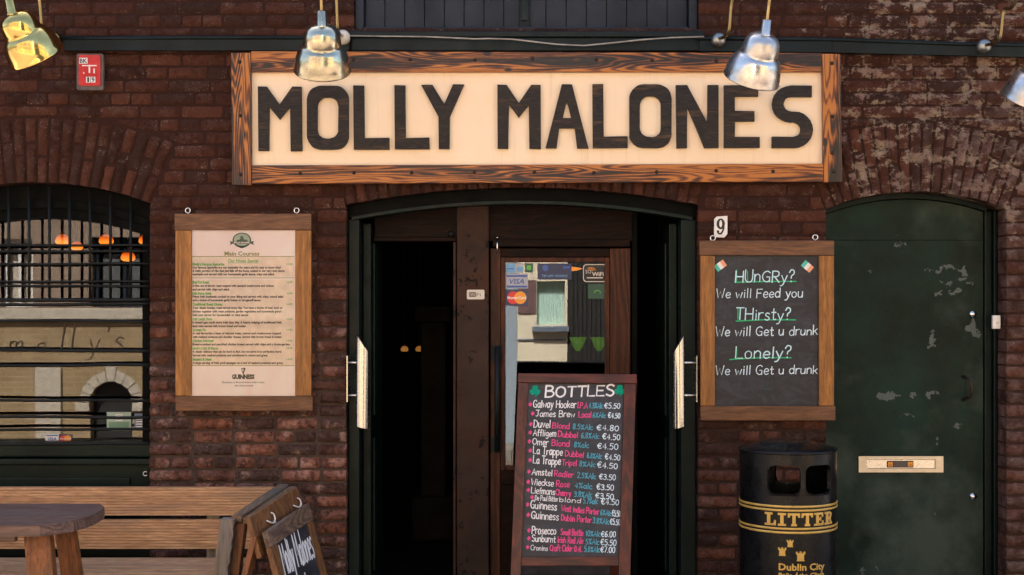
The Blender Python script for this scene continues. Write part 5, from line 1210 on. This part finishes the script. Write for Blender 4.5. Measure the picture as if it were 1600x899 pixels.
# LITTER in slab serif capitals bent round the drum
def glyph_rects(ch):
    s_ = .16; w = .34
    if ch == 'I': return 1.0, [[(.05, 0), (.95, 0), (.95, s_), (.68, s_), (.68, 1-s_), (.95, 1-s_), (.95, 1), (.05, 1), (.05, 1-s_), (.32, 1-s_), (.32, s_), (.05, s_)]]
    if ch == 'L': return 1.35, [[(0, 0), (1.3, 0), (1.3, .42), (1.12, .42), (1.02, s_), (.66, s_), (.66, 1-s_), (.92, 1-s_), (.92, 1), (0, 1), (0, 1-s_), (.28, 1-s_), (.28, s_), (0, s_)]]
    if ch == 'T': return 1.4, [[(.38, 0), (1.02, 0), (1.02, s_), (.88, s_), (.88, 1-s_), (1.08, 1-s_), (1.2, .66), (1.38, .66), (1.38, 1), (.02, 1), (.02, .66), (.2, .66), (.32, 1-s_), (.52, 1-s_), (.52, s_), (.38, s_)]]
    if ch == 'E': return 1.35, [[(0, 0), (1.3, 0), (1.3, .36), (1.12, .36), (1.04, s_), (.64, s_), (.64, .43), (.80, .43), (.84, .34), (.96, .34), (.96, .68), (.84, .68), (.80, .58), (.64, .58), (.64, 1-s_), (1.0, 1-s_), (1.1, .66), (1.26, .66), (1.26, 1), (0, 1), (0, 1-s_), (.26, 1-s_), (.26, s_), (0, s_)]]
    if ch == 'R': return 1.42, [[(0, 0), (.88, 0), (.88, s_), (.64, s_), (.64, .42), (.78, .42), (1.02, 0), (1.42, 0), (1.42, s_), (1.28, s_), (1.10, .48), (1.26, .60), (1.30, .74), (1.24, .90), (1.02, 1), (0, 1), (0, 1-s_), (.26, 1-s_), (.26, s_), (0, s_)], [(.64, .57), (.64, 1-s_), (.88, 1-s_), (.94, .71), (.86, .57)]]
x_ = 0; lt = MB(); tot = sum(glyph_rects(c)[0]+.12 for c in 'LITTER')-.12
A0, A1, ZL0, ZL1 = -38.5, 49, .617, .681
for ch in 'LITTER':
    adv, loops = glyph_rects(ch)
    lt.prism(loops, lambda u, v, e: cyl(A0+(A1-A0)*u/tot, ZL0+(ZL1-ZL0)*v, BR+.004-e), 0, .0038) if False else None
    L2 = [[(x_+u, v) for u, v in L] for L in loops]
    lt.prism(L2, lambda u, v, e: cyl(A0+(A1-A0)*u/tot, ZL0+(ZL1-ZL0)*v, BR+.0045-e), 0, .0040)
    x_ += adv+.12
lt.build('lettering', 'gold', bn)
m = MB()
def castle(ac, z0, w_, h_):
    pts = [(-.5, 0), (.5, 0), (.42, .12), (.40, .62), (.56, .74), (.56, 1), (.36, 1), (.36, .86), (.12, .86), (.12, 1.02), (-.12, 1.02), (-.12, .86), (-.36, .86), (-.36, 1), (-.56, 1), (-.56, .74), (-.40, .62), (-.42, .12)]
    door_ = [(-.10, .001), (-.10, .26), (0, .36), (.10, .26), (.10, .001)]
    m.prism([[(ac+math.degrees(u*w_/BR), z0+v*h_) for u, v in pts]], lambda u, v, e: cyl(u, v, BR+.0012-e), 0, .001)
castle(-9, .512, .030, .036); castle(-18, .467, .036, .042); castle(3, .442, .042, .048)
fd = lambda u, v, e: cyl(math.degrees(u/BR), v, BR+.0008+e)
typeset(m, 'Dublin City', R_(-22)*BR, .396, .033, fd, .0004, 0, R_(57)*BR, 'L', .0012); typeset(m, 'Baile Átha Cliath', R_(-22)*BR, .362, .020, fd, .0004, 0, R_(56)*BR, 'L', .0008)
m.build('city_emblem', 'gold', bn)

# ================================================================== tall bottles board
def quadmap(TL, TR, BL, BR_):
    TL, TR, BL, BR_ = map(Vector, (TL, TR, BL, BR_)); nrm = (TR-TL).cross(TL-BL).normalized()
    if nrm.y > 0: nrm = -nrm
    return lambda u, v, e=0.0: (BL*(1-u)+BR_*u)*(1-v)+(TL*(1-u)+TR*u)*v+nrm*e
def qboard(mb, fn, u0, v0, u1, v1, e0, e1, mi=0):   # board on a mapped plane, from depth e0 (front) to e1 (back)
    c = [(u0, v0), (u1, v0), (u1, v1), (u0, v1)]
    f = [fn(a, b, e0) for a, b in c]+[fn(a, b, e1) for a, b in c]
    bm = bmesh.new(); vs = [bm.verts.new(v) for v in f]
    for q_ in ((0,1,2,3), (7,6,5,4), (0,4,5,1), (1,5,6,2), (2,6,7,3), (3,7,4,0)): bm.faces.new([vs[i] for i in q_])
    bmesh.ops.bevel(bm, geom=bm.edges[:], offset=.004, segments=2, profile=.6, affect='EDGES'); bm.verts.index_update()
    mb.add([v.co.copy() for v in bm.verts], [tuple(v.index for v in f_.verts) for f_ in bm.faces], mi); bm.free()
TLb, TRb = P(810, 584.5, .45), P(993.5, 586, .43); BLb, BRb = P(793, 1015, .80), P(981, 1014, .79); BLb.z = BRb.z = .002
bb = thing('bottles_board', 'tall red brown pavement board listing bottled drinks in coloured chalk, before the door', 'pavement sign', tuple((BLb+BRb)/2))
fq = quadmap(TLb, TRb, BLb, BRb)
uu = lambda px, py: None
def inv(px, py):            # where on the board a photo position falls (bilinear board, solved by iteration)
    u, v = .5, .5
    for _ in range(30):
        p = fq(u, v); d_ = CD+p.y; x_ = 800+p.x*F/d_; y_ = HY-(p.z-CZ)*F/d_
        u += (px-x_)/185.; v -= (py-y_)/430.
    return u, v
(u0, v1), (u1, _) = inv(825, 603), inv(975, 601); (_, v0) = inv(891, 870)
def part(nm, mat, *a):
    m = MB(); qboard(m, fq, *a); return m.build(nm, mat, bb)
part('stile', 'redwood_z', 0, 0, u0, 1-.036, .018, -.016); part('stile', 'redwood_z', u1, 0, 1, 1-.036, .018, -.016); part('rail', 'redwood_x', -.004, 1-.0355, 1.004, 1.0, .021, -.018); part('rail', 'redwood_x', u0+.001, v0-.034, u1-.001, v0, .016, -.014)
m = MB(); qboard(m, fq, u0-.005, v0-.005, u1+.005, .968, .004, -.008); sb = m.build('slate', 'slate2', bb)
fqw = lambda a, b, e: fq(a, b, .0055+e)
W_, H_ = (TRb-TLb).length, (TLb-BLb).length
fqm = lambda x_, y_, e: fqw(x_/W_, y_/H_, e)      # metres along the board
m = MB()
def B(s_, px0, py, px1, h_, mi, wd=.14, sd_=1, ey=None):
    a = inv(px0, py); b = inv(px1, ey if ey is not None else py); x0, y0 = a[0]*W_, a[1]*H_; x1, y1 = b[0]*W_, b[1]*H_
    sl_ = (y1-y0)/max(.01, x1-x0)
    hand(m, s_, x0, y0, h_*7.0/F, fqm, 0, mi, x1-x0, wd, sl_, .35, .04, sd_)
B('BOTTLES', 852, 620.5, 960, 17, 0, .155, 2, 619)
rows = [("Galway Hooker", 833, 637, 900, "I.P.A", 902, 918, "4.3%Alc", 920, 942, "€5.50", 944, 969, 639), ("James Brew", 837, 651, 898, "Local", 904, 924, "6%Alc", 926, 946, "€4.50", 950, 974, 654), ("Duvel", 834, 668, 860, "Blond", 863, 890, "8.5%Alc", 895, 926, "€4.80", 932, 967, 674),
 ("Affligem", 833, 681, 869, "Dubbel", 872, 903, "6.8%Alc", 908, 936, "€4.50", 941, 970, 688), ("Omer", 832, 695, 857, "Blond", 862, 890, "8%alc", 897, 920, "€4.50", 933, 966, 703), ("La Trappe", 833, 709, 879, "Dubbel", 883, 912, "6.8%Alc", 917, 940, "€4.50", 945, 973, 720), ("La Trappe", 833, 724, 876, "Tripel", 878, 901, "8%Alc", 905, 930, "€4.50", 933, 965, 733),
 ("Amstel", 831, 742, 863, "Radler", 866, 896, "2.5%Alc", 902, 931, "€3.50", 936, 962, 751), ("Wieckse", 830, 758, 865, "Rose", 869, 890, "4%alc", 898, 925, "€3.50", 932, 959, 767), ("Liefmans", 830, 771, 867, "Cherry", 868, 892, "3.8%Alc", 897, 925, "€3.50", 930, 959, 781), ("De Paul Bitter", 836, 782, 872, "blond", 874, 908, "5.7%alc", 911, 934, "€4.50", 939, 967, 790),
 ("Guinness", 829, 794, 870, "West Indies Porter", 877, 936, "6%Alc", 938, 955, "€5.50", 956, 971, 808), ("Guinness", 830, 810, 873, "Dublin Porter", 877, 924, "3.8%Alc", 926, 952, "€5.50", 953, 970, 821), ("Prosecco", 831, 834, 869, "Small Bottle", 876, 911, "10%Alc", 915, 938, "€6.00", 939, 962, 840), ("Sunburnt", 831, 846, 868, "Irish Red Ale", 871, 911, "5%Alc", 915, 936, "€5.50", 938, 963, 853), ("Cronins", 829, 860, 856, "Craft Cider 0.4L", 859, 910, "5.8%Alc", 913, 937, "€7.00", 938, 961, 864)]
for k, (a, ax_, ay, ae, b, bx_, be, c_, cx_, ce, d_, dx_, de, dy) in enumerate(rows):
    de = min(de, 969)
    big = 11.5 if k in (0, 2, 5, 6, 11, 12, 13) else 9.8
    if k in (10, 15): big = 7.5
    f_ = lambda x: ay+(dy-ay)*(x-ax_)/(de-ax_)
    B(a, ax_, ay, ae, big, 0, .125, k+3, f_(ae)); B(b, bx_, f_(bx_), be, 9 if k != 10 else 7, 0 if k == 10 else 1, .15, k+31, f_(be)); B(c_, cx_, f_(cx_), ce, 8.4, 2, .14, k+51, f_(ce)); B(d_, dx_, f_(dx_), de, 8.8, 3, .135, k+71, f_(de))
    B('*', ax_-7, ay-1, ax_-2.6, 8, 1, .20, k+91)
m.build('chalk_writing', ['chalk_w', 'chalk_p', 'chalk_b', 'chalk_s'], sb)
for px, py in ((836, 611), (968, 610)):
    m = MB(); a = inv(px, py); cx_, cy_ = a[0]*W_, a[1]*H_
    for t in (90, 210, 330):
        dx_, dy_ = .016*math.cos(R_(t)), .016*math.sin(R_(t)); pts = []
        for q_ in range(0, 360, 20):
            r_ = .0155*(1-.28*max(0, math.cos(R_(q_-t)))**6); pts.append((cx_+dx_+r_*math.cos(R_(q_)), cy_+dy_+r_*math.sin(R_(q_))))
        m.prism([pts], lambda u, v, e: fqm(u, v, .0006+.0002*(t/120)-e), 0, .0002)
    m.ribbon([(cx_, cy_-.004), (cx_+.006, cy_-.03)], .006, fqm, .0016); m.build('shamrock', 'shamrock', sb)
fr2 = quadmap(TLb+Vector((.01, .03, -.03)), TRb+Vector((.01, .03, -.03)), BLb+Vector((0, .74, 0)), BRb+Vector((0, .74, 0)))
for a, b in ((0, .085), (.915, 1)):
    m = MB(); qboard(m, fr2, a, 0, b, 1, .012, -.016); m.build('rear_leg', 'redwood_z', bb)
m = MB(); qboard(m, fr2, .09, .18, .91, .99, .004, -.006); m.build('rear_panel', 'slate2', bb)

# ================================================================== bench along the wall
be = thing('bench', 'long grooved hardwood bench with a boarded back standing against the wall under the barred window', 'bench', (-2.4, -.5, 0))
BTy = -.25; XBL = -4.2
def grooved(name, x0, x1, z0, z1, y0, y1, parent, mat='bench_x', lean=0.0, n=None):
    n = n or max(4, int((z1-z0)/.0145)); prof = [(y1, z0+.002)]; h_ = (z1-z0)/n
    for k in range(n):
        a = z0+k*h_; prof += [(y0, a+.0012), (y0-.0002, a+h_*.72), (y0+.006, a+h_*.76), (y0+.006, a+h_*.96)]
    prof += [(y0+.003, z1), (y1, z1)]
    m = MB(); p = [[(a+lean*(b-z0), b) for a, b in prof]]
    m.prism([[(a, b) for a, b in p[0]]], lambda u, v, e: Vector((e, u, v)), x1, x0, 0, back=True); return m.build(name, mat, parent)
xb = PX(443, .25)
grooved('back_board', XBL, xb-.003, PZ(806, .25), PZ(761.5, .25), BTy, BTy+.028, be); grooved('back_board', XBL, xb-.02, PZ(858, .25), PZ(812, .25), BTy-.004, BTy+.024, be)
for x in (-3.6, -2.6, -1.62):
    m = MB(); m.box((x-.035, BTy+.030, .002), (x+.035, BTy+.075, PZ(764, .25)), 0, .004); m.build('back_post', 'bench_g', be)
sz = PZ(871, .31)
for k in range(4):
    y1 = -.31-k*.118
    m = MB(); m.box((XBL, y1-.108, sz-.035), (xb-.16-.02*k, y1, sz), 0, .008); m.build('seat_slat', 'bench_x', be)
m = MB(); m.box((XBL, -.80, sz-.10), (xb-.24, -.775, sz-.037), 0, .004); m.build('apron', 'bench_x', be)
Pf, Pn = P(444, 760, .17), P(369, 811, .78)
m = MB(); a_, b_ = Vector((Pn.x, Pn.y, Pn.z)), Vector((Pf.x, Pf.y, Pf.z)); m.bar(a_, b_, (1, 0, 0), .055, .03, 0, .006); m.build('arm_rail', 'bench_y', be)
off = Vector((.05, 0, -.012)); m = MB(); m.bar(a_+off, b_+off, (1, 0, 0), .040, .028, 0, .006); m.build('arm_rail', 'bench_y', be)
m = MB(); n = 26; pr = []
for i in range(n+1):
    t = i/n; c = P(356.5-t*24, 811+t*(1005-811), .80); w_ = .036+.004*mn.noise(Vector((t*9, 1, 2)))+.0035*math.sin(t*60)
    pr.append((c, w_))
vs = []
for c, w_ in pr: vs += [Vector((c.x-w_, -.82, max(.002, c.z))), Vector((c.x+w_, -.82, max(.002, c.z))), Vector((c.x+w_, -.74, max(.002, c.z))), Vector((c.x-w_, -.74, max(.002, c.z)))]
m.add(vs, [(i*4+k, i*4+(k+1) % 4, (i+1)*4+(k+1) % 4, (i+1)*4+k) for i in range(n) for k in range(4)]+[(3, 2, 1, 0)]); m.build('end_post', 'bench_g', be)
m = MB(); m.bar(P(378, 815, .70), Vector((PX(355, .70), -.72, .002)), (0, 1, 0), .085, .05, 0, .004); m.build('end_leg', 'leg_z', be)
m = MB(); m.bar(Vector((Pf.x, -.2, .70)), Vector((Pf.x-.05, -.2, .002)), (0, 1, 0), .07, .05, 0, .004); m.build('end_leg', 'leg_z', be)
for x in (-3.6, -2.5):
    m = MB(); m.box((x-.04, -.74, .002), (x+.04, -.67, sz-.037), 0, .004); m.build('front_leg', 'leg_z', be)

# ================================================================== table
tb_ = thing('table', 'worn dark plank table with a rounded end standing in front of the bench', 'table', (-2.9, -1.2, 0))
outl = [P(a, b, t) for a, b, t in ((157, 789.5, .90), (163.5, 793, 1.0), (161, 796.5, 1.09), (150, 803, 1.22), (136, 809, 1.33), (115, 815, 1.43), (92, 820.5, 1.50), (62, 823, 1.57))]
ztop = .745; px_ = [(p.x, p.y) for p in outl]
m = MB(); poly = [(x, y) for x, y in px_]+[(-2.6, -1.58), (-4.2, -1.59), (-4.2, -.88)]
poly = poly[::-1]
# three planks with fine gaps
def clip(poly, ya, yb):
    def cut(pl, y, keep):
        o = []
        for i in range(len(pl)):
            a, b = pl[i], pl[(i+1) % len(pl)]; ia, ib = keep(a[1]), keep(b[1])
            if ia: o.append(a)
            if ia != ib: t = (y-a[1])/(b[1]-a[1]); o.append((a[0]+(b[0]-a[0])*t, y))
        return o
    return cut(cut(poly, ya, lambda v: v >= ya), yb, lambda v: v <= yb)
ys = [-1.60, -1.345, -1.115, -.87]
for k in range(3):
    c_ = clip(poly, ys[k]+.0015, ys[k+1]-.0015)
    m = MB()
    inset = [( (x-(.004 if x > -3 else 0)), y) for x, y in c_]
    n_ = len(c_)
    m.prism([c_], lambda u, v, e: Vector((u, v, e)), ztop-.005, ztop-.048, 0, back=True)
    m.prism([inset], lambda u, v, e: Vector((u, v, e)), ztop, ztop-.0049); m.build('plank', 'table_x', tb_, recalc=True)
m = MB(); m.box((-4.0, -1.50, ztop-.085), (-2.22, -1.46, ztop-.049), 0, .004); m.box((-4.0, -1.02, ztop-.085), (-2.22, -.98, ztop-.049), 0, .004); m.build('batten', 'table_x', tb_)
def tleg(px0, py0, px1, py1, t0, t1, w_, yw):
    a, b = P(px0, py0, t0), P(px1, py1, t1); d_ = (b-a); k = (a.z-.002)/(a.z-b.z); b = a+d_*k
    m = MB(); m.bar(a, b, (1, 0, 0), w_, yw, 0, .006); m.build('leg', 'leg_z', tb_)
tleg(60, 828, 66, 899, 1.42, 1.46, .118, .06); tleg(102, 822, 113, 899, 1.12, 1.10, .090, .06)
for x in (-3.7,):
    for y in (-1.40, -1.05): m = MB(); m.box((x-.055, y-.03, .002), (x+.055, y+.03, ztop-.086), 0, .005); m.build('leg', 'leg_z', tb_)
m = MB(); m.box((PX(50, 1.3), -1.385, .16), (PX(80, 1.3), -1.15, .25), 0, .005); m.build('stretcher', 'leg_z', tb_)
# ================================================================== small pub board at the bench end
ab_ = thing('small_pavement_board', 'low wooden pavement board with white chalk pub name, turned sideways beside the bench end', 'pavement sign', (-1.05, -.95, 0))
TLs, TRs = P(413.5, 831, 1.22), P(479.5, 787, .70)
BLs = P(470, 1060, 1.26); BRs = P(537, 1009, .72); BLs.z = BRs.z = .002
fs_ = quadmap(TLs, TRs, BLs, BRs)
Hs, Ws = (TLs-BLs).length, (TRs-TLs).length
def sp_(nm, mat, u0, v0, u1, v1, e0, e1):
    m = MB(); qboard(m, fs_, u0, v0, u1, v1, e0, e1); return m.build(nm, mat, ab_)
sp_('rail', 'aboard_y', 0, 1-.115, 1, 1, .014, -.016); sp_('stile', 'aboard_z', 0, 0, .135, 1-.116, .012, -.016); sp_('stile', 'aboard_z', .875, 0, 1, 1-.116, .012, -.016); sp_('rail', 'aboard_y', .136, .14, .874, .21, .012, -.016)
m = MB(); qboard(m, fs_, .13, .2, .88, .89, .003, -.008); ssl = m.build('slate', 'slate', ab_)
m = MB(); fsm = lambda x_, y_, e: fs_(x_/Ws, y_/Hs, .0042+e)
hand(m, 'Molly Malones', .17*Ws, Hs*.66, .15, fsm, 0, 0, Ws*.70, .075, -.02, .3, .1, 5); m.build('chalk_writing', 'chalk_w', ssl); m = MB()
hand(m, 'Pub', .3*Ws, Hs*.44, .10, fsm, 0, 0, Ws*.34, .1, 0, .4, .1, 9); m.build('chalk_writing', 'chalk_w', ssl)
HTL, HTR, HBL, HBR = P(392, 809, 1.22), P(466, 760.5, .66), P(410, 872, 1.22), P(483, 815, .66)
fh = quadmap(HTL, HTR, HBL, HBR); m = MB(); qboard(m, fh, 0, 0, 1, 1, -.004, -.03); m.build('header_board', 'aboard_z', ab_)
for u_, v_ in ((.33, .62), (.88, .55)):
    m = MB(); m.tube(smooth_pts([tuple(fh(u_-.1, v_+.10, .004)), tuple(fh(u_-.03, v_-.03, .014)), tuple(fh(u_+.02, v_+.02, .014)), tuple(fh(u_+.05, v_+.14, .006)), tuple(fh(u_+.02, v_+.2, .004))], 4), .004, 6)
    m.tube(smooth_pts([tuple(fh(u_+.0, v_, .012)), tuple(fh(u_+.03, v_-.25, .02)), tuple(fh(u_+.03, v_-.6, .024))], 4), .0045, 6); m.build('rope_tie', 'white', ab_)
fb2 = quadmap(TLs+Vector((-.02, 0, .02)), TRs+Vector((-.02, 0, .02)), BLs+Vector((-.36, 0, 0)), BRs+Vector((-.36, 0, 0)))
for a, b in ((0, .12), (.88, 1)):
    m = MB(); qboard(m, fb2, a, 0, b, .93, -.006, -.034); m.build('rear_leg', 'leg_z', ab_)
